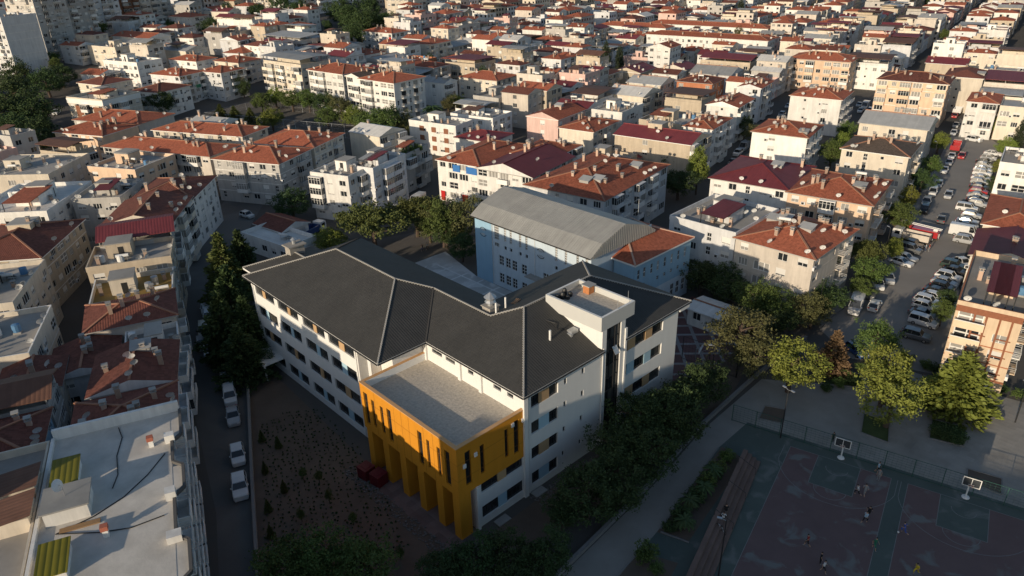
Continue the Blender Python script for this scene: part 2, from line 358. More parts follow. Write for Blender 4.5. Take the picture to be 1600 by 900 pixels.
    for tok in ext.split():
        n = int(tok[1:] or 1)
        for i in range(n):
            px, py = wr*rg.uniform(.15, .85), wl*rg.uniform(.1, .9)
            if tok[0] == 'c': place(CHIM[rg.randrange(3)], 'chimney', e, (px, py, z_at(px, py)), rg.random()*.2)
            elif tok[0] == 'd':
                if rg.random() < .7: px = .3 if rg.random() < .5 else px; py = .3 if px > .3 else py
                place(DISHM, 'satellite_dish', e, (px, py, z_at(px, py)+(.5 if roof == 'flat' else 0)), R(-60+rg.uniform(-30, 30)), (.9,)*3)
            elif tok[0] == 's': place(SOLARM, 'solar_heater', e, (px, py, z_at(px, py)+.05), R(90+rg.choice((0, 0, 15))))
            elif tok[0] == 'h':
                w2, l2 = min(wr*.4, 4), min(wl*.3, 4); px, py = wr*rg.uniform(.3, .55), wl*rg.uniform(.25, .6)
                hh = 2.3+rg.random()*.5; m2 = MB(); m2.box(px, py, h, px+w2, py+l2, h+hh, 0, top=1); m2.box(px-.12, py-.12, h+hh, px+w2+.12, py+l2+.12, h+hh+.16, 1)
                m2.box(px-.02, py+l2*.3, h+.05, px-.003, py+l2*.3+.9, h+2, 2); m2.build('stair_hut', [wm, DECK, DARKM], e)
            elif tok[0] == 'p':      # maroon lean-to canopy on a flat roof
                w2, l2 = wr*.5, wl*.35; px, py = wr*.1, wl*rg.uniform(.1, .5); m2 = MB()
                m2.face([(px, py, h+2.1), (px+w2, py, h+2.7), (px+w2, py+l2, h+2.7), (px, py+l2, h+2.1)]); m2.face([(px, py+l2, h+2.0), (px+w2, py+l2, h+2.6), (px+w2, py, h+2.6), (px, py, h+2.0)])
                for qx in (px+.1, px+w2-.1):
                    for qy in (py+.1, py+l2-.1): m2.box(qx-.06, qy-.06, h, qx+.06, qy+.06, h+2.05, 1)
                m2.box(px+w2*.4, py+.3, h, px+w2-.2, py+l2-.3, h+2.1, 2); m2.build('roof_canopy', [ROOF[rg.choice(('maroon', 'red', 'rust', 'grey'))], DARKM, wm], e, uv=True)
            elif tok[0] == 't':      # water tank on a low stand
                m2 = MB(); m2.box(px-.5, py-.5, h, px+.5, py+.5, h+.3, 0); m2.lathe([(.55, .3), (.58, .8), (.55, 1.4), (.2, 1.5)], 10, 1, (px, py, h)); m2.build('water_tank', [CONC, rg.choice((WHITE, PAINTB, METAL))], e)
            elif tok[0] == 'm':      # roof light / loft hatch: sloping sheet box on a tiled roof
                m2 = MB(); zz = z_at(px, py); m2.box(px-.9, py-1.1, zz-.4, px+.9, py+1.1, zz+.5, 0); m2.face([(px-1.1, py-1.3, zz+.45), (px+1.1, py-1.3, zz+.95), (px+1.1, py+1.3, zz+.95), (px-1.1, py+1.3, zz+.45)], 1)
                m2.build('roof_hatch', [CONC, ROOF['grey']], e)
    return e
PAINTB = mat('blue_tank', (.10, .22, .38), .5)
CAPM = [mat('ridge_mortar', (.34, .17, .11), .9, noise=.2)]

AB, GRP = 'apartment_building', None
# name, (corner x, y, turn, width, length, eave height), storeys, wall, roof kind, roof colour, facade patterns, fittings, label
HAND = [
 # apartments right of the gym and along the car park
 ((109.0,44.4,2.0,17.2,13.9,11.5), 4, 'beige', 'hip', 'red', 'wlwwl', 'w-vrw', 'c9 m3 d5 s1', 'beige block with red tile roof and many chimneys, right of the blue gym'),
 ((109.2,58.8,2.0,16.2,13.5,11.2), 4, 'pale', 'flat', '', 'wwvww', 'w', 'p1 h1 d2 c2', 'pale flat-roofed block with terrace canopy joined to the beige red-roofed block'),
 ((140.4,48.0,11.0,18.2,15.9,11.5), 4, 'peach', 'hip', 'red', 'wweww', 'vrbw', 'c9 m1 s1 d6', 'peach block with red tile roof beside the car park, behind the long beige block'),
 ((138.2,64.0,11.0,19.4,16.5,11.5), 4, 'white', 'hip', 'maroon', 'wwvww', 'vwbw', 'm1 d4', 'white block under plain maroon hipped roof joined to the peach block'),
 ((178.7,55.3,10.0,13.6,14.7,11.5), 4, 'cream', 'hip', 'brown', 'wvswbw', 'vwrb', 'c5 d4', 'cream block with dark brown tile roof beside the car park street'),
 ((213.8,63.0,10.0,14.8,17.2,10.0), 3, 'cream', 'gable', 'grey', 'w-w', 'ww', '', 'low block with pale grey metal roof behind the brown-roofed block'),
 ((261.6,74.2,11.0,15.0,20.7,13.8), 5, 'peach', 'hip', 'dull', 'bwebwb', 'w-ww', 'c5 d3', 'tall peach five-storey block with weathered hip roof facing the parked cars'),
 ((296.3,119.9,12.0,15.0,23.4,12.0), 4, 'peach', 'hip', 'red', 'bwewbl', 'ww', 'c3 d2', 'peach four-storey block with red roof and dark glazed balconies'),
 ((309.9,110.7,12.0,15.0,15.5,9.5), 3, 'white', 'sheet', 'rust', 'wwsw', 'ww', '', 'white building with open brown sheet roof terrace beside the peach block'),
 ((229.3,93.6,12.0,15.0,15.4,11.5), 4, 'white', 'hip', 'red', '-s-w', 'rwrbrw', 'c5 d5 m1', 'white block with red hip roof, upper of the two end-on by the van street'),
 ((180.0,80.4,12.0,15.0,14.1,11.5), 4, 'white', 'hip', 'red', '-w--w', 'rwbrwrw', 'c7 d5 m1', 'white block with red hip roof, lower of the two end-on, nearest the maroon roof'),
 # street behind
 ((201.6,112.9,12.0,15.0,9.8,11.0), 4, 'white', 'gable', 'red', '-s-', 'brwbrw', 'c4 d4', 'narrow white block with red gable roof on the shaded street, third from the corner'),
 ((230.2,121.3,13.0,15.0,7.5,11.5), 4, 'pale', 'gable', 'red', '-w', 'wrbwr', 'c3 d3', 'pale block with red gable roof further up the shaded street'),
 ((173.5,104.1,12.0,15.0,8.2,11.0), 4, 'white', 'hip', 'red', '--', 'wbrwbr', 'c4 d4', 'white corner block with small red hip roof on the shaded street'),
 ((156.4,99.6,11.0,11.8,21.4,11.0), 4, 'tan', 'gable', 'maroon', '--w---', 'brb', 'c4 d2 h1', 'wide tan block with blank wall and patched maroon roof'),
 ((175.7,113.1,11.0,15.0,15.3,9.5), 3, 'tan', 'flat', '', '--w-', 'wbwb', 'h1 c2 p1 d2', 'tan flat-roofed house with stained parapet behind the wide tan block'),
 ((174.4,135.7,12.0,15.0,10.4,10.0), 3, 'white', 'flat', '', '-s-', 'wwlww', 'c5 h1', 'white flat-roofed block with grey deck and row of roof chimneys'),
 ((188.3,157.1,12.0,14.1,9.8,8.5), 3, 'white', 'sheet', 'rust', '-w', 'www', '', 'white house under rusty brown sheet roof near the two cypresses'),
 ((156.4,131.6,12.0,15.0,11.2,9.0), 3, 'cream', 'hip', 'red', '---', 'wlbw', 'c3 d2', 'cream house with small red hip roof and white parapet band'),
 ((202.4,148.9,12.0,13.6,13.7,9.5), 3, 'cream', 'gable', 'white', '-w-', 'brwb', 'd2', 'cream house under broad white sheet roof below the cypresses'),
 ((222.6,156.4,12.0,12.8,13.2,9.5), 3, 'cream', 'gable', 'grey', '-w', 'wlw', '', 'cream house with shallow grey sheet gable right of the cypresses'),
 ((211.5,131.8,12.0,13.3,13.0,8.0), 2, 'tan', 'sheet', 'rust', '-w-', 'ww', '', 'weathered tan house with rusty ridged roof behind the corner block'),
 ((236.3,143.6,12.0,12.6,13.5,9.5), 3, 'brick', 'hip', 'dull', 'w--', 'wvw', 's1 c2 d3', 'house with bare brick end wall and cluttered tile roof'),
 ((257.4,148.9,12.0,15.0,16.2,9.0), 3, 'pale', 'gable', 'grey', '---', 'ww', '', 'pale blue-white shed house with big grey gable end'),
 ((282.8,155.1,12.0,15.0,21.4,9.0), 3, 'tan', 'sheet', 'maroon', 'w-w', 'ww', '', 'tan house under wide maroon canopy roof behind the grey gable'),
 ((242.8,180.8,12.0,15.0,11.9,8.5), 2, 'tan', 'gable', 'maroon', 'w-w', 'ww', 'd1', 'tan house with maroon gable immediately right of the two cypresses'),
 # long terraces far back
 ((359.1,188.7,11.0,12.0,67.4,8.0), 2, 'white', 'hip', 'red', 'wwvw', 'ww', 'c7', 'long white terrace with red tile roof, front row of the far terraces'),
 ((373.9,261.7,11.0,12.0,45.0,8.0), 2, 'white', 'hip', 'red', 'wvww', 'ww', 'c4', 'white terrace with red roof, left of the long front terrace'),
 ((404.1,213.3,11.0,12.0,74.1,8.0), 2, 'white', 'hip', 'red', 'ww', 'ww', 'c5', 'long red-roofed terrace, back row behind the front terrace'),
 # behind the gym
 ((108.0,87.6,10.0,29.3,19.3,11.5), 4, 'pale', 'hip', 'red', 'wwvww', 'wbrwbrbwl', 'c8 m3 d6', 'grey-white block with wide orange-red hip roof behind the blue gym'),
 ((152.9,112.4,12.0,9.8,9.0,6.0), 2, 'pink', 'hip', 'maroon', 'ww', 'www', 'c1', 'low house with dull maroon roof behind the gym block'),
 ((108.9,126.6,13.0,22.4,12.6,10.5), 4, 'white', 'hip', 'red', 'wll', 'wbw', 'c3 d2', 'white block with orange roof and blue balcony screens above a red shopfront'),
 ((111.4,111.2,13.0,19.2,15.4,10.5), 4, 'white', 'gable', 'maroon', 'llbw', 'wbwl', 'd1', 'white block with plain maroon gable roof beside the orange-roofed shop block'),
 ((123.8,117.0,13.0,14.1,11.5,11.0), 4, 'white', 'hip', 'red', 'ww', 'wbrb', 'c4', 'white block with red hip roof behind the maroon-gabled block'),
 ((81.9,140.9,22.0,10.1,10.6,10.5), 4, 'white', 'flat', '', 'ewwe', 'wbvbw', 'h1 c3 d2', 'off-white corner flats with pale flat roof opposite the school gate'),
 ((88.5,140.6,20.0,13.4,6.9,11.0), 4, 'pale', 'flat', '', 'ww', 'wbbw', 'p2 h1 s1', 'pale flats with cream penthouse joined to the corner flats'),
 ((103.8,149.0,20.0,10.7,7.7,9.5), 3, 'grey', 'flat', '', 'wl', 'brbr', 'p1 h1', 'grey flats with creeper-covered roof terrace on the side street'),
 ((133.0,164.3,14.0,8.8,17.6,9.0), 3, 'white', 'flat', '', 'wws', 'ww', 'h1 d1', 'plain white flat-roofed house with brown shuttered windows'),
 ((133.5,149.4,14.0,10.9,12.5,7.5), 2, 'white', 'hip', 'maroon', '--w', 'ww', 'c2 d4', 'white house with pink-maroon sheet roof carrying dishes'),
 ((149.5,166.3,13.0,10.9,16.4,8.0), 3, 'white', 'flat', '', 'w-w', 'wbw', 'h1 p1 d2', 'white stepped house with roof hut above the pink-roofed house'),
 # long white block and its neighbours
 ((139.0,263.7,8.0,14.2,24.4,13.5), 5, 'cream', 'sheet', 'grey', 'belbw', 'ww', '', 'left end of the long white flats, under a grey overhanging roof'),
 ((142.4,239.6,8.0,15.0,20.3,14.5), 5, 'white', 'hip', 'red', 'lbelw', 'ww', 'c4 d1', 'middle of the long white flats, with red hip roof'),
 ((144.2,231.1,8.0,15.0,7.5,14.5), 5, 'white', 'gable', 'brown', 'lbl', 'w', 'c3', 'narrow dark-roofed section of the long white flats'),
 ((146.1,212.9,8.0,15.0,17.9,14.5), 5, 'white', 'hip', 'red', 'lewl', 'vrvrvlvrv', 'c6 d1', 'right end of the long white flats, red hip roof and tall white bays'),
 ((221.1,319.9,10.0,12.0,21.7,9.0), 3, 'white', 'hip', 'red', 'wwww', 'wwlww', 'c5', 'white hipped house with red flag, in front of the dark wood'),
 ((192.7,211.3,12.0,13.9,18.6,8.5), 3, 'cream', 'hip', 'red', 'wwvw', 'ww', 'c2', 'cream villa with wide orange hip roof right of the long white flats'),
 ((185.3,289.6,10.0,12.0,16.2,7.5), 2, 'white', 'hip', 'red', 'ww', 'wwww', 'c2', 'low house with orange ridge roof behind the long white flats'),
 ((182.7,272.1,10.0,15.0,14.2,7.5), 2, 'grey', 'gable', 'grey', 'ww', 'ww', '', 'low house with flat grey metal roof behind the red hip of the flats'),
 ((194.9,262.4,12.0,11.0,13.9,7.5), 2, 'brick', 'flat', '', 'w-w', 'ww', 'c2', 'bare red-brick house with flat roof behind the long white flats'),
 ((204.5,237.5,12.0,15.0,16.1,8.5), 3, 'tan', 'sheet', 'maroon', 'wlw', 'wlw', '', 'house with large maroon canopy roof behind the cream villa'),
 # district left of the school
 ((76.5,163.4,28.0,14.2,19.2,11.0), 4, 'grey', 'hip', 'red', 'vwbww', 'wwbw', 'c4 d3', 'grey block with red hip roof, right end of the front row'),
 ((67.8,183.2,26.0,11.5,35.7,11.0), 4, 'beige', 'hip', 'red', 'bwvwbwvwb', 'w-w', 'c5 d6', 'long beige block with red hip roof in the front row'),
 ((55.9,228.0,27.0,13.1,18.2,11.0), 4, 'peach', 'hip', 'red', 'wwlw', '---', 'c4 d3', 'peach block with red hip roof, left end of the front row'),
 ((68.0,234.9,27.0,14.6,25.5,11.0), 4, 'grey', 'hip', 'red', 'wwww', '---', 'c4 d2', 'block with red hip roof, left end of the back row'),
 ((82.7,196.3,27.0,11.3,31.4,11.0), 4, 'cream', 'hip', 'red', 'wwvww', 'w-w', 'c4 d7', 'long block with red hip roof, middle of the back row'),
 ((90.3,170.7,28.0,15.0,18.9,11.0), 4, 'cream', 'hip', 'red', 'wvwl', 'wlwb', 'c3 d2', 'cream block with red hip roof beside the caged pitch'),
 ((69.4,271.8,22.0,15.0,17.5,11.5), 3, 'cream', 'flat', '', 'wlew', 'wlbw', 'h1 p1', 'cream corner block with broad white cornice and brown front'),
 ((90.1,279.9,22.0,15.0,12.8,9.5), 3, 'white', 'hip', 'dull', 'wb', 'vwb', 'c1', 'white house with dull red roof right of the corniced block'),
 ((103.2,292.2,20.0,12.0,15.8,11.0), 4, 'pale', 'hip', 'red', 'w-', 'brwb', 'c2 d2', 'blue-white block with red hip roof and green balcony screen'),
 ((117.0,286.5,18.0,11.5,12.4,11.0), 4, 'pale', 'hip', 'red', 'vw', 'wbrb', 'c2 d1', 'pale block with small red hip roof and barred balconies'),
 ((121.4,320.6,18.0,10.8,17.0,9.0), 3, 'white', 'hip', 'red', 'ww', 'ww', 'c2', 'white house with bright red hip roof above the blue-white block'),
 ((100.3,328.5,18.0,12.0,21.7,9.5), 3, 'white', 'flat', '', 'wlw', 'wlw', 's4 h1', 'white house with four solar tanks on its flat roof'),
 ((122.7,376.2,16.0,12.0,28.0,10.0), 3, 'white', 'gable', 'red', '----', 'wlw', 'c1', 'white house with large blank sunlit wall and red roof'),
 ((162.2,423.9,18.0,12.0,17.3,9.0), 3, 'white', 'hip', 'red', '-s-', 'wlwlw', 'c3', 'white three-storey school-like block with red hip roof near the dark trees'),
 ((104.5,366.8,16.0,12.0,20.7,9.0), 3, 'cream', 'flat', '', '-w', 'ww', 'h1 s1', 'cream flat-roofed house left of the big blank white wall'),
 ((79.3,306.1,18.0,12.8,14.1,9.0), 3, 'cream', 'hip', 'dull', 'ww', 'ww', 'c2', 'cream house with dull red roof behind the corniced block'),
 ((126.2,342.8,16.0,12.0,20.9,9.0), 3, 'cream', 'gable', 'grey', '--', 'ww', 'p1', 'cream house with long sunlit gable wall'),
 ((132.4,304.4,15.0,11.8,15.1,9.5), 3, 'cream', 'hip', 'red', 'w-', 'wrw', 'c2', 'cream house with orange hip roof left of the grey overhanging roof'),
 ((172.0,322.7,12.0,12.0,26.7,9.5), 3, 'grey', 'sheet', 'grey', 'wbw', 'brbr', '', 'grey flats under broken grey sheet roofs left of the dark wood'),
 # tall blocks top left
 ((67.0,378.9, 24, 16, 20, 24), 8, 'pale', 'flat', '', 'bwbw', '----', 'h1', 'tall pale tower with dark balconies at the left edge'),
 ((86.2,406.1, 22, 16, 20, 28), 9, 'grey', 'flat', '', 'wbw', 'wbwb', 'h1', 'tall grey tower behind the pale left-edge tower'),
 ((99.8,414.7, 20, 16, 18, 25), 8, 'grey', 'flat', '', 'lll', 'wbw', '', 'grey tower with tall green glass front'),
 ((119.9,446.9, 20, 18, 20, 26), 8, 'pale', 'flat', '', 'bwb', 'bwb', 'h1', 'pale balconied tower second from the brown tower'),
 ((136.2,456.4, 18, 20, 20, 27), 9, 'brown', 'flat', '', 'wbw', 'wbwb', 'h1', 'brown tower block above the white blank-walled house'),
 ((149.8,459.6, 18, 20, 14, 25), 8, 'beige', 'flat', '', 'bw', 'bwbw', 'h1', 'beige tower block beside the brown tower'),
 ((225.8,453.1, 16, 20, 20, 22), 8, 'cream', 'flat', '', 'bwb', 'bwbw', 'h1', 'cream tower among the trees at the top edge'),
 ((248.9,436.8, 16, 18, 18, 20), 7, 'white', 'flat', '', 'bwb', 'bwbw', 'h1', 'white tower left of the dark wood at the top edge'),
 ((290.8,399.5, 14, 18, 18, 13), 4, 'cream', 'flat', '', 'wlw', 'wlw', 'h1', 'cream four-storey block behind the white hipped house'),
 # left shaded street row
 ((51.2, 153.3, 50, 15.9, 13, 11), 4, 'white', 'hip', 'dull', 'ww', 'vwvwv', 'c3 d4', 'white street block with dull red hip roof, far end of the shaded left street'),
 ((42.5, 141, 54.7, 15, 13, 11.5), 4, 'cream', 'gable', 'dull', 'ww', 'wbrbw', 'c2 d5', 'cream street block with red gable roof, second from the far street end'),
 ((39.3, 132, 70, 9.4, 12, 11), 4, 'grey', 'sheet', 'maroon', 'w', 'bbb', 'd1', 'grey street block with dark canopy roof and white balconies'),
 ((35.5, 123, 66, 9.8, 13, 11), 4, 'tan', 'flat', '', 'w-w', 'wlb', 'h1 d3', 'tan street block with flat roof stepping down to the street'),
 ((31.8, 113.5, 68.7, 10, 12, 9), 3, 'cream', 'flat', 'ochre', 'w-', 'wll', 'h1', 'cream street house with ochre sheet terrace'),
 ((28.8, 104.5, 71.6, 9.4, 12, 10), 3, 'beige', 'hip', 'dull', 'w-w', 'blb', 'c2 d2', 'beige street block with dull maroon roof and deep balconies'),
 ((25.5, 95, 70.8, 9.9, 7, 8), 3, 'white', 'flat', '', 'w', 'wbw', 'h1 d2', 'small white roof-terrace house on the near street'),
 ((21.3, 84.8, 67.3, 10.2, 9.5, 11), 4, 'pale', 'gable', 'dull', 'w', 'wbb', 'c2 d3 m1', 'near street block with dull red roof, farther of the two red-roofed ones'),
 ((17.5, 74.4, 69.9, 10.2, 10.5, 11), 4, 'pale', 'hip', 'dull', 'w', 'wbb', 'c4 d7', 'near street block with dull red roof adjoining the white flat roof'),
 ((40.5, 165, 50, 13, 10, 10.5), 4, 'grey', 'flat', '', 'w', 'ww', 'h1 d3 p1', 'dark flat-roofed block behind the far end of the left street'),
 ((27, 167, 50, 20, 16, 10.5), 4, 'white', 'flat', 'white', 'ww', 'wwww', 'p1 h2 d8', 'white-roofed block with many dishes behind the left street'),
 ((34, 194, 46, 18, 18, 11), 4, 'cream', 'flat', '', 'w-w', 'ww', 'h1 d7 c2 s3', 'flat-roofed block crowded with dishes and water tanks at the left edge'),
 ((50, 184, 30, 14, 14, 10.5), 4, 'peach', 'flat', '', 'w-w', 'wwlw', 'h2 d4', 'peach block with dark flat roof below the salmon-patterned block'),
 ((20, 143, 54, 19, 15, 10.5), 4, 'tan', 'hip', 'dull', 'w', 'wwlw', 'c3 d3 h1', 'tan block with sagging maroon roof below the white-roofed block'),
 ((12, 124, 62, 17, 13, 10.5), 4, 'cream', 'flat', '', 'w', 'wlww', 'h1 d5 p1', 'cream flat-roofed block behind the ochre street terrace'),
 ((10, 106, 66, 15, 13, 10), 3, 'cream', 'flat', '', 'w', 'wlw', 'h1 d6', 'pale flat-roofed house with a cluster of dishes, left edge of the near row'),
 ((18, 98, 70, 9, 8, 8.5), 3, 'pale', 'gable', 'dull', 'w', 'ww', 'c2', 'low house with plain dull red roof behind the near street row'),
 ((5.0, 80, 70, 9.5, 13, 11), 4, 'blue', 'hip', 'dull', 'w', 'wbw', 'c3 d5', 'blue-walled block with dull red hip roof at the left edge'),
 ((8.6, 89.9, 70, 6.5, 12, 10.2), 4, 'grey', 'sheet', 'rust', 'w', 'wl', 'd2', 'grey block with rusty sheet roof above the blue-walled block'),
 ((11.0, 97, 70, 7.5, 7, 9.4), 3, 'cream', 'gable', 'dull', 'w', 'ww', 'c2 d3', 'small cream house with dull gable roof behind the roof-terrace house'),
 # right edge
 ((105.3,14.4,11.0,20.4,7.7,13.0), 5, 'yellow', 'flat', '', 'bwwvww', 'wbw', 'p2', 'peach-yellow apartment block with brown brick bands and balconies at the right edge'),
 ((141.8,18.2,11.0,14.2,11.6,7.0), 2, 'cream', 'gable', 'maroon', 'w-w', 'ww', '', 'low house with maroon sheet roof above the yellow block'),
 ((156.5,21.8,11.0,19.8,10.5,8.0), 3, 'cream', 'hip', 'red', '-w', 'ww', 'c1', 'cream house with orange hip roof at the right edge'),
 ((192.4,30.4,11.0,15.0,9.5,10.0), 3, 'white', 'flat', '', 'wlw', 'ww', 'h1 p1', 'white house with grey terrace roof right of the parked cars'),
 ((255.3,57.8,11.0,15.0,8.0,11.0), 4, 'white', 'hip', 'red', 'wb', 'ww', 'c2', 'narrow white block with red hip roof near the top of the car park'),
 ((259.1,45.3,11.0,15.0,12.4,9.5), 3, 'cream', 'flat', 'grey', 'lwl', 'ww', 'p1', 'cream block with long balconies right of the narrow white block'),
 ((328.4,60.8,11.0,12.0,20.9,9.0), 3, 'cream', 'flat', 'grey', 'lll', 'ww', '', 'pale house with dark ribbon windows and flat metal roof'),
 ((334.1,90.0,11.0,12.0,14.3,9.0), 3, 'tan', 'gable', 'maroon', '---', 'ww', 'd3', 'tan house with blank side wall and maroon roof behind the tall peach block'),
]
RED_S, BLUE_S, GREEN_S, BROWN_S = mat('red_sign', (.45, .02, .02), .5), mat('blue_screen', (.04, .16, .42), .6), mat('green_screen', (.05, .24, .13), .6), mat('brown_shutter', (.24, .10, .055), .7, rand=.2)
EXTRA = {'blue balcony screens': [('shop_sign', 'L', .3, .95, 2.7, 3.3, WHITE), ('shopfront', 'L', .3, .42, .2, 2.7, RED_S), ('shopfront', 'L', .85, .95, .2, 2.7, RED_S), ('balcony_screen', 'L', .05, .3, 8.2, 9.9, BLUE_S), ('balcony_screen', 'L', .45, .62, 8.2, 9.9, BLUE_S)],
         'green balcony screen': [('balcony_screen', 'R', .5, .75, 5.4, 6.6, GREEN_S)], 'red flag': [('flag', 'L', .03, .1, 4, 7, RED_S)],
         'broad white cornice': [('brown_facing', 'L', .04, .3, 1, 9.6, BROWN_S), ('brown_facing', 'L', .62, .8, 1, 9.6, BROWN_S), ('glass_front', 'L', .34, .58, 1, 9.6, SGLASS), ('cornice', 'L', -.01, 1.01, 10.2, 11.9, WHITE), ('cornice', 'R', -.01, 1.01, 10.2, 11.9, WHITE)],
         'brown shuttered': [('shutter', 'L', .16+.26*i, .25+.26*i, z, z+1.5, BROWN_S) for i in range(3) for z in (1.4, 4.2, 7.0)], 'green glass front': [('glass_front', 'L', .3, .7, 2, 22, mat('green_glass', (.03, .09, .06), .15, spec=.6))]}
for row in HAND:
    (bx, by, an, wr, wl, h), st, wall, roof, rc, pL, pR, ext, lab = row
    ext += {'flat': ' s1 c3 d3 t2', 'hip': ' c2 d1', 'gable': ' c2 d1'}.get(roof, '') if wr*wl > 60 else ''
    e_ = make_building('apartment_building', lab, 'building', bx, by, an, wr, wl, h, st, wall, roof, rc, pL.replace('p', 'w'), pR.replace('p', 'w'), ext, trim='brick' if wall == 'yellow' else 'white' if rnd.random() < .4 else None, k=.27)
    if wall == 'yellow':
        BB = mat('brown_brick_band', (.25, .10, .055), .9, noise=.3, ns=3)
        for y0, y1, z0, z1 in [(0, wl, 12.3, 13.2), (0, wl, 2.9, 3.2)]+[(wl*f, wl*f+.25, 3.2, 12.3) for f in (.12, .3, .5, .68)]:
            m2 = MB(); m2.box(-.09, y0, z0, -.052, y1, z1); m2.build('brick_band', BB, e_)
        for f in (.2, .58):
            for z in (4.2, 6.8, 9.4): m2 = MB(); m2.box(-.08, wl*f-.9, z-.1, -.02, wl*f+.9, z+.05); m2.build('brick_sill', BB, e_)
    for key, rows in EXTRA.items():
        if key in lab:
            for nm, side, u0, u1, z0, z1, m in rows:
                W_ = wl if side == 'L' else wr; m2 = MB()
                if side == 'L': m2.box(-.16, u0*W_, z0, -.03, u1*W_, z1)
                else: m2.box(u0*W_, -.16, z0, u1*W_, -.03, z1)
                m2.build(nm, m, e_)
# unseen sunward blocks, placed and sized to shade near streets, garden, courts and park
OUT = [(-14, 18, 14, 22, 23, 24), (-22, -4, 14, 20, 26, 24), (-34, -30, 14, 24, 27, 24), (-60, 40, 16, 30, 22, 24), (-70, 5, 16, 30, 25, 24), (-84, -35, 16, 34, 25, 24), (-46, 78, 16, 24, 20, 24),
       (-30, 66, 13, 16, 23.5, 4), (-30, 106, 14, 16, 14.5, 20), (-26, 126, 14, 18, 14.5, 20), (-24, 148, 14, 18, 13.5, 25), (-16, 172, 14, 18, 14, 25), (-14, 196, 14, 20, 14.5, 25), (-8, 222, 14, 20, 15, 25), (-28, 86, 13, 14, 22, 10)]
OC = ['cream', 'white', 'beige', 'pale', 'tan', 'grey', 'peach', 'pink', 'yellow', 'blue', 'brown', 'brick', 'cream', 'white', 'beige']
OW = ['low wide', 'low square', 'long', 'tall', 'tall broad', 'tallest', 'deep', 'narrow', 'plain', 'stout', 'modest', 'bare', 'small far', 'small back', 'short']
for i, (bx, by, wr, wl, h, an) in enumerate(OUT):
    make_building('apartment_building', '%s %s block down the near street, outside the picture' % (OW[i], OC[i]), 'building', bx, by, an, wr, wl, h, 5, OC[i], 'flat', '', '-', '-', 'h1')

# ------------------------------------------------------------------ the school
SW = mat('school_white_render', (.70, .69, .66), .85, noise=.06, ns=.3, streak=.07, bump=.1, bs=5)
SR = mat('anthracite_roof_tile', (.056, .054, .050), .75, kind='tile', bump=.4, tv=.13)
ORG = mat('orange_cladding', (.60, .245, .018), .7, noise=.12, ns=.25, streak=.14)
ORC = mat('orange_coping', (.62, .36, .17), .7, noise=.1)
GRV = mat('gravel_ballast', (.50, .445, .37), .95, noise=.5, ns=3.2, bump=1.0, bs=3)
CAPW = mat('ridge_white_mortar', (.37, .355, .33), .9, noise=.2, ns=3)
CAPD = mat('ridge_dark_tile', (.06, .058, .056), .8)
PT = mat('tan_panel', (.46, .30, .16), .7, rand=.1); PB = mat('light_blue_panel', (.36, .52, .60), .7, rand=.08)
sch = thing('school_building', 'large white L-shaped school with dark tiled roof and orange entrance block', 'school building')
E_, K_ = 14.3, .4
def zz(d): return E_+K_*d
A = (38.4, 100.6, E_); B_ = (59.4, 100.6, E_); P1 = (48.9, 90.1, zz(10.5)); P2 = (48.9, 75.2, zz(10.5)); C_ = (38.4, 64.7, E_); V_ = (45.65, 64.7, E_)
Q1 = (52.525, 71.575, zz(6.875)); Q2 = (52.525, 60.125, zz(6.875)); P3 = (55.5, 57.15, zz(9.85)); D_ = (45.65, 47.3, E_); K2 = (59.4, 67, E_)
N2 = (77.9, 67, E_); S2 = (77.9, 47.3, E_); P4 = (68.05, 57.15, zz(9.85))
T1, T2, T3, T4 = (59.5, 47.3, E_), (59.5, 50, zz(2.7)), (63.6, 50, zz(2.7)), (63.6, 47.3, E_)
r = MB()
for f in ([A, C_, P2, P1], [C_, V_, Q1, P2], [V_, D_, P3, Q2, Q1], [B_, P1, P2, Q1, Q2, K2], [K2, Q2, P3, P4, N2], [N2, P4, S2], [D_, T1, T2, T3, T4, S2, P4, P3], [B_, A, P1]): r.face(f, 0)
# stair block at the far end with its own hip
A3, B3, R1, R2 = (39.8, 103.5, E_), (52.0, 103.5, E_), (45.9, 97.4, zz(6.1)), (45.9, 92, zz(6.1))
r.face([A3, (39.8, 95, E_), R2, R1], 0); r.face([B3, A3, R1], 0); r.face([(52, 95, E_), B3, R1, R2], 0)
out = [A, C_, V_, D_, T1, T4, S2, N2, K2, B_]
for a, b in zip(out, out[1:]+out[:1]):
    if a is T1: continue
    r.face([a, b, (b[0], b[1], E_-.3), (a[0], a[1], E_-.3)], 1)
for a, b in ((A3, (39.8, 95, E_)), (B3, A3)): r.face([a, b, (b[0], b[1], E_-.3), (a[0], a[1], E_-.3)], 1)
for q in ((38.4, 64.7, 59.4, 100.6), (45.65, 47.3, 59.5, 64.7), (63.6, 47.3, 77.9, 67), (39.8, 100.6, 52, 103.5)):
    r.face([(q[0], q[1], E_-.3), (q[2], q[1], E_-.3), (q[2], q[3], E_-.3), (q[0], q[3], E_-.3)], 1)
s_roof = r.build('roof', [SR, WHITE], sch, uv=True)
def ridge(a, b, m, sub=.38):
    c = MB(); a = Vector(a); b = Vector(b); n = int((b-a).length/sub)
    for i in range(n):
        p = a.lerp(b, i/n); q = a.lerp(b, (i+.93)/n); c.bar(p+Vector((0, 0, .06)), q+Vector((0, 0, .10)), .17, .11, 0)
        c.bar(p+Vector((0, 0, .0)), p.lerp(q, .35)+Vector((0, 0, .02)), .28, .09, 0)
    c.build('ridge_cap', m, s_roof)
for a, b in ((A, P1), (P1, P2), (P2, C_), (P2, Q1), (Q1, Q2), (Q2, P3), (P3, D_), (P4, N2), (P4, S2), (P3, P4), (A3, R1), (R1, R2)): ridge(a, b, CAPW)
for a, b in ((V_, Q1), (B_, P1)): ridge(a, b, CAPD)
g = MB()
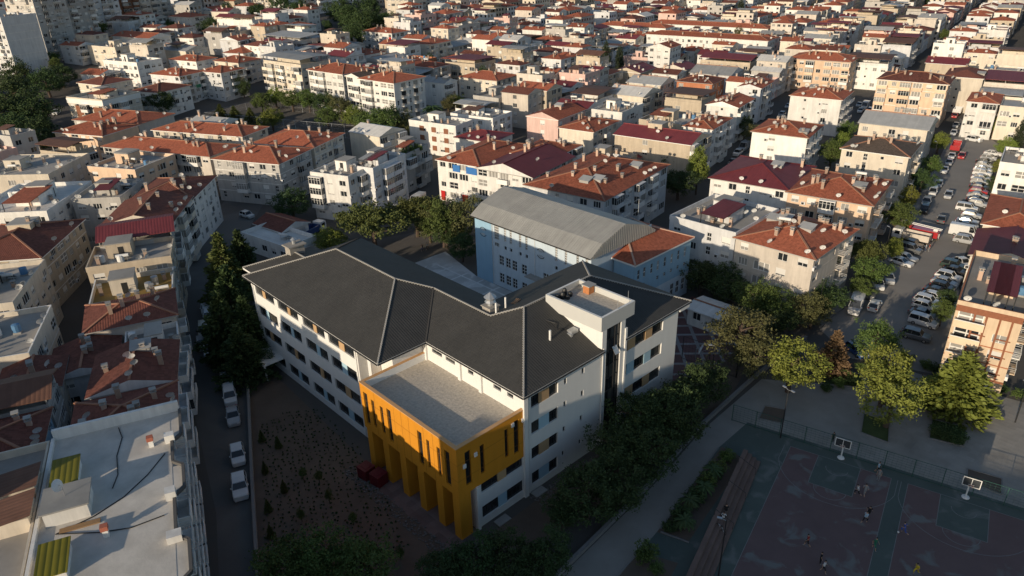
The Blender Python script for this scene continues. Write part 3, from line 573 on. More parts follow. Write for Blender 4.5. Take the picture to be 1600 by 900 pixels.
for a, b in ((A, C_), (C_, V_), (V_, D_), (D_, T1), (T4, S2)):
    a = Vector(a); b = Vector(b); d = (b-a).normalized(); n = Vector((d.y, -d.x, 0))
    if a.x == 38.4 or (a.x, b.x) == (45.65, 45.65): n = Vector((-1, 0, 0))
    g.bar(a+n*.07+Vector((0, 0, -.12)), b+n*.07+Vector((0, 0, -.12)), .13, .14)
g.build('gutter', DFRAME, s_roof)
w = MB()
def sides(x, y, u, s):  # T functions: axis 'x' wall plane x=const (normal -x, u runs to -y from y), axis 'y' wall plane y=const (u runs +x from x)
    if s == 'x': return lambda uu, d, z: (x+d, y-uu, z)
    return lambda uu, d, z: (x+uu, y+d, z)
ROWS = [(1.0, 2.75, 'blue'), (4.7, 6.4, 'tan'), (8.35, 10.05, 'blue'), (12.0, 13.6, 'tan')]
WF = {}
def s_window(x, y, z0, z1, wdt, side, nm=2):
    key = (round(wdt, 2), round(z1-z0, 2), nm)
    if key not in WF:
        f = MB(); hh = z1-z0; q = .05
        f.box(0, 0, 0, wdt, .07, q); f.box(0, 0, hh-q, wdt, .07, hh); f.box(0, .001, 0, q, .069, hh); f.box(wdt-q, .001, 0, wdt, .069, hh)
        for i in range(1, nm+1): xx = wdt*i/(nm+1); f.box(xx-.025, .002, 0, xx+.025, .068, hh)
        if hh > 1.2: f.box(0, .003, hh*.68, wdt, .067, hh*.68+.045)
        p = MB(); p.box(0, .03, 0, wdt, .045, hh); WF[key] = (f.mesh('window', [DFRAME]), p.mesh('pane', [SGLASS]))
    loc, rz = ((x+.2, y, z0), -math.pi/2) if side == 'x' else ((x, y+.2, z0), 0)
    o = place(WF[key][0], 'window', sch, loc, rz); place(WF[key][1], 'pane', o)
def s_panel(x, y, z0, z1, wdt, side, c):
    p = MB(); p.box(0, -.02, 0, wdt, .06, z1-z0); loc, rz = ((x+.1, y, z0), -math.pi/2) if side == 'x' else ((x, y+.1, z0), 0)
    p.build('panel', PT if c == 'tan' else PB, sch, loc, rz)
def band(face_x0, units, ops, side, plane, rows=ROWS):
    """units: (start, end, 'w' or 'p') along the wall; makes openings plus their windows and panels"""
    for z0, z1, c in rows:
        a, b = units[0][0], units[-1][1]; ops.append((a-face_x0, b-face_x0, z0, z1))
        for s, e, t in units:
            if side == 'x': X, Y = plane, face_x0_to_y(side, s)
            else: X, Y = s, plane
            (s_window(X, Y, z0, z1, e-s, side) if t == 'w' else s_panel(X, Y, z0, z1, e-s, side, c))
def face_x0_to_y(side, s): return 99.0-s
# left wing, west wall x = 39, u measured from y = 99 downwards
ops = []
for u0, segs in ((.8, (2.1, 3.0, 5.9)), (7.8, (2.7, 3.5, 5.9)), (15.0, (2.7, 3.6, 5.8)), (21.75, (2.45, 3.75, 6.2))):
    band(0, [(u0, u0+segs[0], 'w'), (u0+segs[0], u0+segs[1], 'p'), (u0+segs[1], u0+segs[2], 'w')], ops, 'x', 39.0)
facade(w, 28.7, 0, E_-.25, ops, sides(39, 99, 0, 'x'), 0, .28)
w.face([(39, 70.3, 0), (41, 70.3, 0), (41, 70.3, E_-.25), (39, 70.3, E_-.25)]); w.face([(41, 70.3, 0), (41, 65.5, 0), (41, 65.5, E_-.25), (41, 70.3, E_-.25)])
w.box(39.5, 68.2, 6, 40.9, 68.9, E_-.3)
# wall behind the colonnade x = 38.4
ops = []
for k in range(5):
    y0 = 64.8-3.35*k
    for z0, z1 in ((1.0, 2.75), (4.4, 5.7)): ops.append((66-y0, 66-y0+2.3, z0, z1)); s_window(38.4, y0, z0, z1, 2.3, 'x')
facade(w, 18.4, 0, 6.2, ops, sides(38.4, 66, 0, 'x'), 0, .28)
# south wall y = 47.6
ops = []
def south(units, rows, ops, x0): band(x0, units, ops, 'y', 47.6, rows)
south([(39.25, 41.75, 'w'), (41.75, 43.1, 'p'), (43.1, 45.65, 'w')], ROWS[:2], ops, 38.4)
facade(w, 7.4, 0, 6.2, ops, sides(38.4, 47.6, 0, 'y'), 0, .28)
ops = []
south([(47.1, 48.4, 'w'), (48.4, 50.1, 'p'), (50.1, 51.55, 'w')], ROWS, ops, 45.8)
for x, z in ((55.65, 12.6), (52.55, 12.6), (55.6, 9.4), (52.5, 9.4), (55.5, 5.8), (52.4, 5.8), (55.4, 2.2), (52.3, 2.2)):
    ops.append((x-45.8, x-45.8+.45, z, z+.8)); s_window(x, 47.6, z, z+.8, .45, 'y', 0)
facade(w, 13.7, 0, E_-.25, ops, sides(45.8, 47.6, 0, 'y'), 0, .28)
ops = []
south([(63.9, 64.55, 'w'), (64.55, 66.1, 'p'), (66.1, 68.25, 'w'), (68.25, 69.7, 'p'), (69.7, 72.0, 'w')], ROWS, ops, 63.5)
facade(w, 11.9, 0, E_-.25, ops, sides(63.5, 47.6, 0, 'y'), 0, .28)
for q in ([(75.4, 47.6), (75.4, 66.4)], [(75.4, 66.4), (58.9, 66.4)], [(58.9, 66.4), (58.9, 99)], [(58.9, 99), (39, 99)], [(51.5, 99), (51.5, 102.8)], [(51.5, 102.8), (40.3, 102.8)], [(40.3, 102.8), (40.3, 99)]):
    (a, b), (c, d) = q; w.face([(a, b, 0), (c, d, 0), (c, d, E_-.25), (a, b, E_-.25)])
w.box(45.75, 47.32, 0, 46.35, 47.59, E_-.3)                       # pilaster beside the orange block
w.box(38.4, 47.33, 0, 38.8, 47.59, 6.1); w.box(63.5, 47.3, 0, 63.85, 47.59, 15.8)
w.box(76.0-.6, 47.3, 13.5, 77.6, 47.59, 13.95)
# wall above the orange block's roof
ops = []
for y0, y1 in ((63.9, 61.9), (61.2, 59.4), (57.0, 56.0), (52.5, 51.2), (50.2, 49.2)):
    ops.append((65.5-y0, 65.5-y1, 13.1, 13.65)); s_window(45.9, y0, 13.1, 13.65, y0-y1, 'x', 1)
facade(w, 17.9, 11.4, E_-.25, ops, sides(45.9, 65.5, 0, 'x'), 0, .28)
w.face([(41, 65.5, 6), (45.9, 65.5, 6), (45.9, 65.5, E_-.25), (41, 65.5, E_-.25)])
for y in (65.1, 58.4, 54.6): w.box(45.62, y-.25, 11.4, 45.89, y+.25, E_-.3)
w.box(41, 65.2, 12.3, 45.6, 65.49, 12.5)
w.build('wall', SW, sch)
# entrance block: orange box on six piers
bx = MB(); X0, X1, Y0, Y1, Z0, Z1 = 36.1, 45.88, 47.55, 65.5, 6.05, 12.5
slF = [(64.9, 64.05, 6.9, 11.45), (63.3, 62.7, 7.25, 11.1), (61.5, 60.9, 7.25, 11.1), (60.1, 59.3, 6.9, 11.45), (54.3, 53.5, 6.9, 11.45), (52.7, 52.2, 7.25, 11.1), (50.9, 50.35, 7.25, 11.1), (49.6, 48.75, 6.9, 11.45)]
slS = [(37.2, 38.0, 7.1, 11.5), (39.3, 39.9, 7.4, 11.2), (42.9, 43.45, 7.5, 11.3), (44.3, 45.1, 7.2, 11.7)]
facade(bx, Y1-Y0, Z0, Z1, [(Y1-a, Y1-b, c, d) for a, b, c, d in slF], sides(X0, Y1, 0, 'x'), 0, .25)
facade(bx, X1-X0, Z0, Z1, [(a-X0, b-X0, c, d) for a, b, c, d in slS], sides(X0, Y0, 0, 'y'), 0, .25)
bx.face([(X0, Y1, Z0), (X1, Y1, Z0), (X1, Y1, Z1), (X0, Y1, Z1)]); bx.face([(X0, Y0, Z0), (X1, Y0, Z0), (X1, Y1, Z0), (X0, Y1, Z0)])
box_o = bx.build('entrance_block', ORG, sch)
for a, b, c, d in slF: s_window(X0, a, c, d, a-b, 'x', 0)
for a, b, c, d in slS: s_window(a, Y0, c, d, b-a, 'y', 0)
seam = MB()
for z in (8.2, 10.35): seam.box(X0-.012, Y0-.012, z, X1, Y0-.002, z+.03); seam.box(X0-.012, Y0, z, X0-.002, Y1, z+.03)
for y in (64.9-2.4, 58.6, 57.2, 55.8, 53.1, 51.5): seam.box(X0-.011, y, Z0, X0-.003, y+.03, Z1)
seam.build('cladding_joint', mat('orange_joint', (.26, .10, .01), .7), box_o)
cp = MB()
cp.box(X0-.06, Y0-.06, Z1, X0+.42, Y1+.05, Z1+.08); cp.box(X0+.42, Y0-.06, Z1, X1, Y0+.42, Z1+.08); cp.box(X0+.42, Y1-.38, Z1, X1, Y1+.05, Z1+.08)
cp.build('coping', ORC, box_o)
pp = MB(); pp.box(X0+.36, Y0+.36, 11.4, X0+.4, Y1-.36, Z1, 0); pp.box(X0+.4, Y0+.36, 11.4, X1, Y0+.4, Z1, 0); pp.box(X0+.4, Y1-.4, 11.4, X1, Y1-.36, Z1, 0); pp.build('parapet_inner', WHITE, box_o)
fr = MB(); fr.face([(X0+.4, Y0+.4, 11.52), (X1, Y0+.4, 11.52), (X1, Y1-.4, 11.52), (X0+.4, Y1-.4, 11.52)]); fr.build('gravel_roof', GRV, box_o)
for i in range(6):
    y1 = 65.2-3.4*i if i < 5 else 48.75
    p = MB(); p.box(36.14, y1-1.15, 0, 37.75, y1, 6.04); p.build('pier', ORG, sch)
for x, z in ((36.85, 9.6), (38.45, 10.25), (43.9, 11.15), (45.5, 11.0)):
    p = MB(); p.box(x, 47.42, z, x+.4, 47.54, z+.5); p.box(x+.05, 47.4, z+.05, x+.35, 47.425, z+.45); p.build('vent_hood', WHITE, sch)
# stair tower
tw = MB()
tw.box(59.15, 47.45, 14.6, 59.5, 56.4, 17.3); tw.box(59.5, 47.45, 0, 59.95, 56.4, 17.3); tw.box(62.75, 47.45, 0, 63.5, 56.4, 17.3); tw.box(59.95, 48.2, 13, 62.75, 56.4, 17.3); tw.box(63.5, 48.5, 15, 65.0, 56.4, 17.3)
tower = tw.build('stair_tower', SW, sch)
tp = MB(); a0, b0, a1, b1 = 58.85, 47.42, 65.2, 56.6
for q in ((a0, b0, a1, b0+.3), (a0, b1-.3, a1, b1), (a0, b0+.3, a0+.3, b1-.3), (a1-.3, b0+.3, a1, b1-.3)): tp.box(q[0], q[1], 17.1, q[2], q[3], 19.0, 0, top=1)
tp.box(a0+.02, b0+.02, 17.08, a1-.02, b1-.02, 17.5, 0); tp.build('parapet', [mat('tower_cladding', (.50, .50, .48), .6, noise=.05), WHITE], tower)
tf = MB(); tf.face([(a0+.3, b0+.3, 18.2), (a1-.3, b0+.3, 18.2), (a1-.3, b1-.3, 18.2), (a0+.3, b1-.3, 18.2)]); tf.build('gravel_roof', GRV, tower)
c = MB(); c.box(63.7, 53.6, 18.1, 64.7, 54.6, 19.3, 0); c.box(63.5, 53.4, 19.3, 64.9, 54.8, 19.42, 1); c.build('brick_chimney', [mat('orange_brick', (.45, .18, .07), .9, noise=.3, ns=4), CONC], tower)
m_ = MB(); m_.tube([(62, 47.6, 18.2), (62, 47.6, 20.2)], .04); m_.tube([(65.2, 48.5, 18.2), (65.2, 48.5, 20)], .03); m_.build('antenna', METAL, tower)
for dx, dy, hgt in ((60, 55.6, .7), (60.6, 55.3, .9), (61.3, 55.6, 1.1), (61.8, 55.1, .6), (61.0, 54.8, .5)):
    q = MB(); q.lathe([(.3, 0), (.32, hgt*.7), (.2, hgt)], 8); q.build('roof_fan', DARKM, tower, (dx, dy, 18.2))
gl = MB(); n = 9
for i in range(n):
    for j in range(3):
        x0, x1 = 59.97+j*.92, 59.97+j*.92+.88; z0, z1 = .3+i*1.88, .3+i*1.88+1.82
        p = MB(); p.box(0, 0, 0, x1-x0, .03, z1-z0); p.build('glass_panel', SGLASS, tower, (x0, 47.72, z0))
for j in range(4): gl.box(59.93+j*.92, 47.62, .2, 59.99+j*.92, 47.74, 17.28)
for i in range(n+1): gl.box(59.95, 47.64, .22+i*1.88, 62.75, 47.73, .3+i*1.88)
gl.build('curtain_wall_frame', DFRAME, tower)
q = MB(); q.face([(61.4, 47.7, 13.9), (62.2, 47.7, 13.9), (62.2, 47.1, 13.0), (61.4, 47.1, 13.0)]); q.bar((61.4, 47.1, 13), (62.2, 47.1, 13), .05); q.bar((61.4, 47.7, 13.9), (61.4, 47.1, 13), .05); q.bar((62.2, 47.7, 13.9), (62.2, 47.1, 13), .05); q.build('open_vent_sash', METAL, tower)
# roof furniture
def on_roof(x, y): return zz(min(x-45.65, y-47.3, 67-y, 99))
v = MB(); z = zz(6.0); v.box(-.75, -.75, -1.2, .75, .75, .75, 0); v.box(-.9, -.9, .75, .9, .9, .85, 0)
v.lathe([(.4, .85), (.4, 1.2), (.75, 1.35), (.55, 1.6), (.6, 1.9), (.85, 2.0), (.0, 2.7)], 8, 1); v.build('ventilator', [mat('vent_stone', (.36, .33, .29), .9, noise=.2), METAL], sch, (53.9, 61.6, z))
for x, y in ((53.4, 60.0), (55.6, 60.6)):
    p = MB(); p.tube([(0, 0, -.6), (0, 0, 1.5)], .12, 8); p.build('vent_pipe', WHITE, sch, (x, y, on_roof(x, y)))
p = MB(); p.tube([(0, 0, -.6), (0, 0, 1.3)], .14, 8); p.build('vent_pipe', WHITE, sch, (54.6, 51.8, on_roof(54.6, 51.8)))
p = MB(); p.box(-.6, -.4, -.3, .6, .4, .35); p.box(-.9, -.6, -.3, -.55, .3, .1); p.build('roof_unit', METAL, sch, (58.2, 51.4, zz(4)))
cb = MB(); cb.tube([(56.5, 54.2, zz(6.9)+.05), (57.0, 53.2, zz(5.9)+.2), (56.6, 52.6, zz(5.3)+.05), (57.4, 52.2, zz(4.9)+.1), (58.1, 51.6, zz(4.3)+.05)], .06, 5); cb.build('loose_cable', DARKM, sch)
c = MB(); c.box(-1.2, -.8, -1.5, 1.2, .8, 1.1, 0); c.box(-1.5, -1.1, 1.1, 1.5, 1.1, 1.3, 0); c.lathe([(.3, 1.3), (.3, 1.9), (.5, 2.0), (0, 2.4)], 8, 1); c.build('flue_stack', [mat('flue_render', (.34, .31, .27), .9, noise=.2), METAL], sch, (46.3, 98.2, zz(5.6)))
lumber = [thing('timber_offcut', 'orange-brown timber offcut lying on the courtyard roof slope', 'timber', (0, 0, 0))]
p = MB()
for k in range(3): p.box(-.7+k*.2, -.5+k*.35, .0+k*.03, .9+k*.15, -.3+k*.35, .08+k*.03)
lo = p.build('board', mat('raw_timber', (.35, .2, .11), .8), lumber[0], (57.6, 61.0, zz(67-61.0)+.02)); lo.rotation_euler = (-math.atan(.4), 0, .3)
cn = MB(); cn.box(-1.6, -2.6, 2.6, 1.6, 2.6, 2.78); cn.box(-1.5, -2.5, 0, -1.3, -2.3, 2.6); cn.box(-1.5, 2.3, 0, -1.3, 2.5, 2.6); cn.build('porch_canopy', SW, sch, (37.4, 95.4, 0))
for x, y in ((41.3, 46.6), (47.6, 46.9)):
    hp = MB(); hp.box(-.9, -.55, 0, .9, .5, .12); hp.build('cellar_hatch', CONC, sch, (x, y, .05))
for y in (99.0-.2, 70.6):
    dp = MB(); dp.tube([(38.9, y, .2), (38.9, y, 14)], .06, 6); dp.build('downpipe', WHITE, sch)
for x in (59.35, 46.6):
    dp = MB(); dp.tube([(x, 47.45, .2), (x, 47.45, 14)], .06, 6); dp.build('downpipe', WHITE, sch)

# ------------------------------------------------------------------ the blue gym
gy = thing('gym_building', 'blue and white sports hall with grey folded metal roof behind the school', 'sports hall')
BL = mat('gym_blue_render', (.27, .43, .56), .85, noise=.08, streak=.12); GW = mat('gym_white_render', (.50, .58, .64), .85, noise=.06, streak=.14)
GR = mat('folded_metal_roof', (.34, .335, .315), .5, kind='sheet', noise=.08, bump=.7, metal=.1)
gx0, gx1, gy0, gy1 = 82.6, 98.6, 69.2, 97.8
w = MB(); ops = []
def gT(u, d, z): return (gx0+d, gy1-u, z)
def g_op(u, wd_, z0, z1, n, rows):
    ops.append((u, u+wd_, z0, z1)); b = MB(); hh = z1-z0
    for i in range(n+1): b.box(wd_*i/n-.04, .1, 0, wd_*i/n+.04, .2, hh, 0)
    for i in range(rows+1): b.box(0, .102, hh*i/rows-.04, wd_, .198, hh*i/rows+.04, 0)
    b.box(0, .16, 0, wd_, .17, hh, 1); return b, (gx0, gy1-u, z0)
built = []
for u in (5.3,): built.append(g_op(u, 1.2, 9.4, 12.4, 4, 6))
for u in (7.9, 9.4, 11.8, 13.4, 20.6, 22.8, 25.4, 27.4): built.append(g_op(u, .55, 9.6, 12.2, 2, 6))
for u in (5.3, ): built.append(g_op(u, 1.2, 8.0, 8.8, 3, 1))
for u in (7.9, 9.4, 11.8, 13.4, 20.6): built.append(g_op(u, .6, 8.0, 8.7, 1, 1))
for u in (6.4, 8.2, 9.9, 12.4, 17.8, 20.4, 23, 25.4):
    for z in (1.0, 4.6): built.append(g_op(u, 1.25, z, z+1.9, 2, 3))
facade(w, gy1-gy0, 0, 13, ops, gT, 1, .25)
w.box(gx0-.08, gy1-4.6, 0, gx0-.01, gy1, 13, 0)
w.face([(gx0, gy0, 0), (gx1, gy0, 0), (gx1, gy0, 14), (gx0, gy0, 13)], 1); w.face([(gx1, gy0, 0), (gx1, gy1, 0), (gx1, gy1, 13), (gx1, gy0, 13)], 1); w.face([(gx1, gy1, 0), (gx0, gy1, 0), (gx0, gy1, 13), (gx1, gy1, 13)], 0)
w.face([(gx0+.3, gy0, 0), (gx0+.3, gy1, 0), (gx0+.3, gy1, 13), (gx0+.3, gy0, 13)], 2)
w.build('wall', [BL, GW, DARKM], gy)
for b, loc in built: b.build('window', [FRAME, SGLASS], gy, loc, -math.pi/2)
for k in (4.6, 15.6): p = MB(); p.tube([(gx0-.1, gy1-k-.2, .2), (gx0-.1, gy1-k-.2, 12.8)], .05, 6); p.build('downpipe', WHITE, gy)
prof = [(gx0-.75, 12.75), (gx0+2.1, 14.55), (90.6, 16.35), (gx1-2.1, 14.55), (gx1+.75, 12.75)]
gr = MB()
for (x, z), (x2, z2) in zip(prof, prof[1:]): gr.face([(x, gy1+.5, z), (x, gy0-.5, z), (x2, gy0-.5, z2), (x2, gy1+.5, z2)], 0); gr.face([(x2, gy1+.5, z2-.15), (x2, gy0-.5, z2-.15), (x, gy0-.5, z-.15), (x, gy1+.5, z-.15)], 0)
for y in (gy0-.5, gy1+.5): gr.face([(x, y, z) for x, z in prof]+[(prof[-1][0], y, prof[-1][1]-.15), (prof[0][0], y, prof[0][1]-.15)], 1)
gr.face([(prof[0][0], gy1+.5, 12.75), (prof[0][0], gy0-.5, 12.75), (prof[0][0], gy0-.5, 12.5), (prof[0][0], gy1+.5, 12.5)], 2)
groof = gr.build('roof', [GR, GR, DARKM], gy, uv=True)
rb = MB()
for k in range(34):
    x = gx0+k*.49; z = np.interp(x, [p[0] for p in prof], [p[1] for p in prof]); rb.box(x, gy0-.56, 12.5, x+.2, gy0-.51, z-.05)
rb.build('end_rib', GR, groof)
sb = MB()
for k in range(60):
    y = gy0-.3+k*.49
    for (x, z), (x2, z2) in zip(prof[:2], prof[1:3]): sb.bar((x, y, z+.02), (x2, y, z2+.02), .035, .04)
sb.build('standing_seam', GR, groof)
# round crest emblem with crossed curves on the wall (two copies, as on the photograph)
for u in (2.3, 17.3):
    em = MB(); n = 18
    for sgn in (1, -1):
        for k in range(n):
            t0, t1 = math.pi*(.12+.76*k/n), math.pi*(.12+.76*(k+1)/n)
            q = lambda t, r_: (r_*math.cos(t), 0, sgn*(.18+r_*math.sin(t)*.8))
            em.face([q(t0, .95), q(t1, .95), q(t1, .8), q(t0, .8)], 0)
            em.face([q(t0, .62), q(t1, .62), q(t1, .12), q(t0, .12)], 1 if k % 2 else 2)
    em.build('round_emblem', [DARKM, CONC, GW], gy, (gx0-.12, gy1-u, 10.0), -math.pi/2)
cn = MB(); cn.box(0, -1.6, 0, 3.6, 0, .15); cn.build('door_canopy', CONC, gy, (gx0, gy1-14.6, 5.2), -math.pi/2)
# annex
an = MB(); ops = []
def aT(u, d, z): return (88.2+u, 64.6+d, z)
aw = []
for i, u in enumerate((.8, 2.4, 4.4, 6.2, 8.2, 10.2, 12.2, 14.2)):
    ops.append((u, u+.65, 7.8, 9.6)); aw.append((u, .65, 7.8, 1.8))
    if i % 2 or i > 3: ops.append((u+.1, u+.75, 6.0, 6.7)); aw.append((u+.1, .65, 6.0, .7))
for u in (4.8, 6.6, 10.8, 12.5, 14.2): ops.append((u, u+1.0, 1.2, 3.6)); aw.append((u, 1.0, 1.2, 2.4))
facade(an, 16.2, 4.6, 11, [o for o in ops if o[2] > 4.6], aT, 0, .2); facade(an, 16.2, 0, 4.6, [o for o in ops if o[2] < 4.6], aT, 1, .2)
an.face([(88.2, 69.0, 0), (88.2, 64.6, 0), (88.2, 64.6, 11), (88.2, 69.0, 11)], 0); an.face([(104.4, 64.6, 0), (104.4, 78, 0), (104.4, 78, 11), (104.4, 64.6, 11)], 0); an.face([(104.4, 78, 0), (98.6, 78, 0), (98.6, 78, 11), (104.4, 78, 11)], 0)
an.box(98.8, 64.3+.02, 10.6, 104.7, 64.57, 11.0, 2)
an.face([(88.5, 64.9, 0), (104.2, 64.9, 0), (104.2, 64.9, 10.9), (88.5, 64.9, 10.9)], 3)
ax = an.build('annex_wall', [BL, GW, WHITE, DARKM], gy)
for u, wd_, z, hh in aw: place(WIN[4], 'window', gy, (88.2+u, 64.6, z), 0, (wd_, 1, hh))
ar = MB(); e = [(87.8, 64.2, 11), (104.8, 64.2, 11), (104.8, 78.4, 11), (87.8, 78.4, 11)]; p, q = (93.6, 70.8, 13.0), (99.5, 70.8, 13.0)
ar.face([e[0], e[1], q, p]); ar.face([e[1], e[2], q]); ar.face([e[3], e[0], p])
for a, b in ((e[0], e[1]), (e[1], e[2]), (e[3], e[0])): ar.face([a, b, (b[0], b[1], 10.7), (a[0], a[1], 10.7)], 1)
ro = ar.build('annex_roof', [ROOF['red'], WHITE], gy, uv=True)
c = MB()
for a, b in ((e[0], p), (p, q), (q, e[1]), (q, e[2])): c.bar((a[0], a[1], a[2]+.05), (b[0], b[1], b[2]+.05), .3, .15)
c.build('ridge_cap', mat('annex_ridge', (.5, .33, .25), .9), ro)
c = MB(); c.tube([(0, 0, -.5), (0, 0, 4.5)], .06, 5); c.build('lightning_rod', METAL, gy, (102.5, 75.0, 11.6))

# ------------------------------------------------------------------ ground
ASPH = mat('asphalt', (.12, .114, .107), .9, noise=.25, ns=.12, bump=.2, bs=8)
ASPH2 = mat('worn_asphalt', (.13, .12, .112), .9, noise=.25, ns=.15, bump=.2, bs=6)
SOIL = mat('damp_soil', (.13, .10, .078), 1, noise=.35, ns=.3, bump=.5, bs=2)
PAVE = mat('concrete_paving', (.28, .265, .24), .9, noise=.3, ns=.2, kind='paver', bump=.1, tv=.12)
COURTY = mat('courtyard_paving', (.46, .46, .45), .9, noise=.35, ns=.25, bump=.1)
GRASS = mat('thin_grass', (.06, .085, .03), 1, noise=.4, ns=.8, bump=.6, bs=5)
CREDM = mat('court_red', (.15, .10, .096), .85, noise=.2, ns=.4); CGRN = mat('court_green', (.088, .11, .098), .85, noise=.25, ns=.3)
def patchy(m, other, sc, lo, hi):   # worn paint: pale blotches with a shape of their own
    t = m.node_tree; b = t.nodes['Principled BSDF']; src = b.inputs['Base Color'].links[0].from_socket
    tc = t.nodes.new('ShaderNodeTexCoord'); n = t.nodes.new('ShaderNodeTexNoise'); n.inputs['Scale'].default_value = sc; n.inputs['Detail'].default_value = 6; n.inputs['Distortion'].default_value = .6
    rp = t.nodes.new('ShaderNodeValToRGB'); rp.color_ramp.elements[0].position = lo; rp.color_ramp.elements[1].position = hi
    mx = t.nodes.new('ShaderNodeMixRGB'); mx.inputs[2].default_value = (*other, 1)
    t.links.new(tc.outputs['Object'], n.inputs['Vector']); t.links.new(n.outputs['Fac'], rp.inputs[0]); t.links.new(rp.outputs[0], mx.inputs[0]); t.links.new(src, mx.inputs[1]); t.links.new(mx.outputs[0], b.inputs['Base Color'])
patchy(CREDM, (.18, .175, .165), .34, .56, .64); patchy(CGRN, (.15, .16, .148), .38, .55, .66); patchy(ASPH, (.16, .152, .142), .05, .5, .6); patchy(COURTY, (.6, .6, .59), .22, .5, .56)
tg = MB(); st_ = 40
def tgp(i, j): x, y = -400+i*st_, -480+j*st_; return (x, y, zg(x, y)-(.05 if zg(x, y) > 0 else 0))
for i in range(58):
    for j in range(62): tg.face([tgp(i, j), tgp(i+1, j), tgp(i+1, j+1), tgp(i, j+1)])
structure(tg.build('ground', mat('city_ground', (.10, .092, .083), 1, noise=.3, ns=.05, bump=.1)))
CURB = mat('kerb_stone', (.22, .21, .20), .9, noise=.2)
def strip(name, pts, w, z, m):
    b = MB(); L_, R_ = [], []
    for i, p in enumerate(pts):
        a = Vector(pts[max(0, i-1)]); c = Vector(pts[min(len(pts)-1, i+1)]); d = (c-a).normalized(); n = Vector((-d.y, d.x)); p = Vector(p); L_.append(p+n*w/2); R_.append(p-n*w/2)
    for i in range(len(pts)-1): b.face([(L_[i].x, L_[i].y, z), (R_[i].x, R_[i].y, z), (R_[i+1].x, R_[i+1].y, z), (L_[i+1].x, L_[i+1].y, z)])
    return structure(b.build(name, m, uv=True))
def kerb(pts, w=.25, h=.13, m=None, name='kerb'):
    b = MB()
    for p, q in zip(pts, pts[1:]): b.bar((p[0], p[1], h/2), (q[0], q[1], h/2), w, h)
    return structure(b.build(name, m or CURB))
strip('street', [(-16.0, -20.0), (14.0, 46.0), (23.5, 69.5), (30.0, 92.0), (36, 115), (44, 138), (62, 163), (84, 192)], 10.5, .004, ASPH)
strip('street', [(44, 134), (66, 128), (95, 120), (125, 128), (160, 140)], 8, .008, ASPH2)
sheet('street', [(108.1,41.0), (102.7,33.6), (107.8,20.7), (149.1,32.7), (186.0,40.1), (252.2,54.3), (279.7,73.3), (191.4,54.6), (138.4,44.1)], .005, mat('bleached_asphalt', (.27, .25, .225), .9, noise=.3, ns=.1, bump=.2, bs=8))
strip('street', [(165, 63), (250, 79), (330, 95)], 8, .006, ASPH2)
strip('street', [(150, 84), (230, 101), (270, 109)], 8, .005, ASPH2)
kerb([(108.6,41.4), (125.4,41.7), (147.1,43.8), (187.5,51.7), (244.0,63.6)]); strip('pavement', [(109.8,42.3), (126.8,42.8), (148.3,44.9), (186.9,52.4), (243.3,64.5)], 2.0, .1, PAVE)
# school grounds
sheet('garden_soil', [(34.4,96.0), (16.8,56.4), (28.9,41.2), (35.7,47.3), (36, 47), (36, 66), (38, 100), (36, 106), (31, 104)], .009, SOIL)
sheet('school_yard', [(38, 46), (38, 41.5), (52, 40), (80, 41), (98, 46), (106, 62), (82, 64), (80, 47)], .008, SOIL)
sheet('courtyard', [(59, 66.4), (82.5, 66.4), (82.5, 98), (86, 112), (64, 112), (59, 103)], .012, COURTY)
cl = MB()
for i in range(5):
    x = 62+i*4.6; cl.box(x, 66.5, .013, x+.35, 108, .018)
for i in range(9): cl.box(59.5, 68+i*4.6, .019, 82.3, 68.35+i*4.6, .0225)
structure(cl.build('courtyard_paving_bands', mat('pale_band', (.68, .68, .67), .9, noise=.3, ns=.6)))
sheet('entrance_paving', [(34.2, 47.5), (38.4, 47.5), (38.4, 66), (34.2, 66)], .013, mat('red_pavers', (.19, .13, .115), .9, kind='paver', noise=.2))
def wall_thing(name, label, pts, h, t, m, copm=None):
    e = thing(name, label, 'wall', (pts[0][0], pts[0][1], 0)); b = MB(); c = MB()
    for p, q in zip(pts, pts[1:]):
        p = (p[0]-pts[0][0], p[1]-pts[0][1]); q = (q[0]-pts[0][0], q[1]-pts[0][1]); b.bar((p[0], p[1], h/2), (q[0], q[1], h/2), t, h); c.bar((p[0], p[1], h+.04), (q[0], q[1], h+.04), t+.1, .08)
    b.build('wall_body', m, e); c.build('coping', copm or CURB, e); return e
wall_thing('garden_wall', 'low concrete wall between the left street and the school garden', [(16.9,57.0), (23.7,72.4), (33.6,94.3), (43.7,119.6)], .9, .25, CONC)
wall_thing('boundary_wall', 'low wall between the school trees and the path', [(38.5,36.6), (57.3,38.2), (71.8,40.3), (87.7,41.3), (103.5,41.2)], .55, .3, CURB)
sheet('path', [(38.6,36.4), (57.3,37.9), (71.5,39.8), (88.0,40.4), (88.0,36.6), (69.6,36.3), (53.0,33.3), (42.9,32.1)], .011, mat('path_screed', (.27, .255, .23), .95, noise=.25, ns=.3, bump=.15))
sheet('park_paving', [(71.6,39.7), (88.0,40.4), (93.3,33.2), (105.1,26.0), (108.3,8.9), (81.4,2.8), (79.9,18.2), (76.5,33.1)], .006, PAVE)
sheet('concrete_patio', [(85.7,38.1), (91.8,33.5), (93.0,27.1), (83.3,24.3), (78.6,33.3)], .014, mat('patio_concrete', (.27, .26, .24), .9, noise=.3, ns=.25))
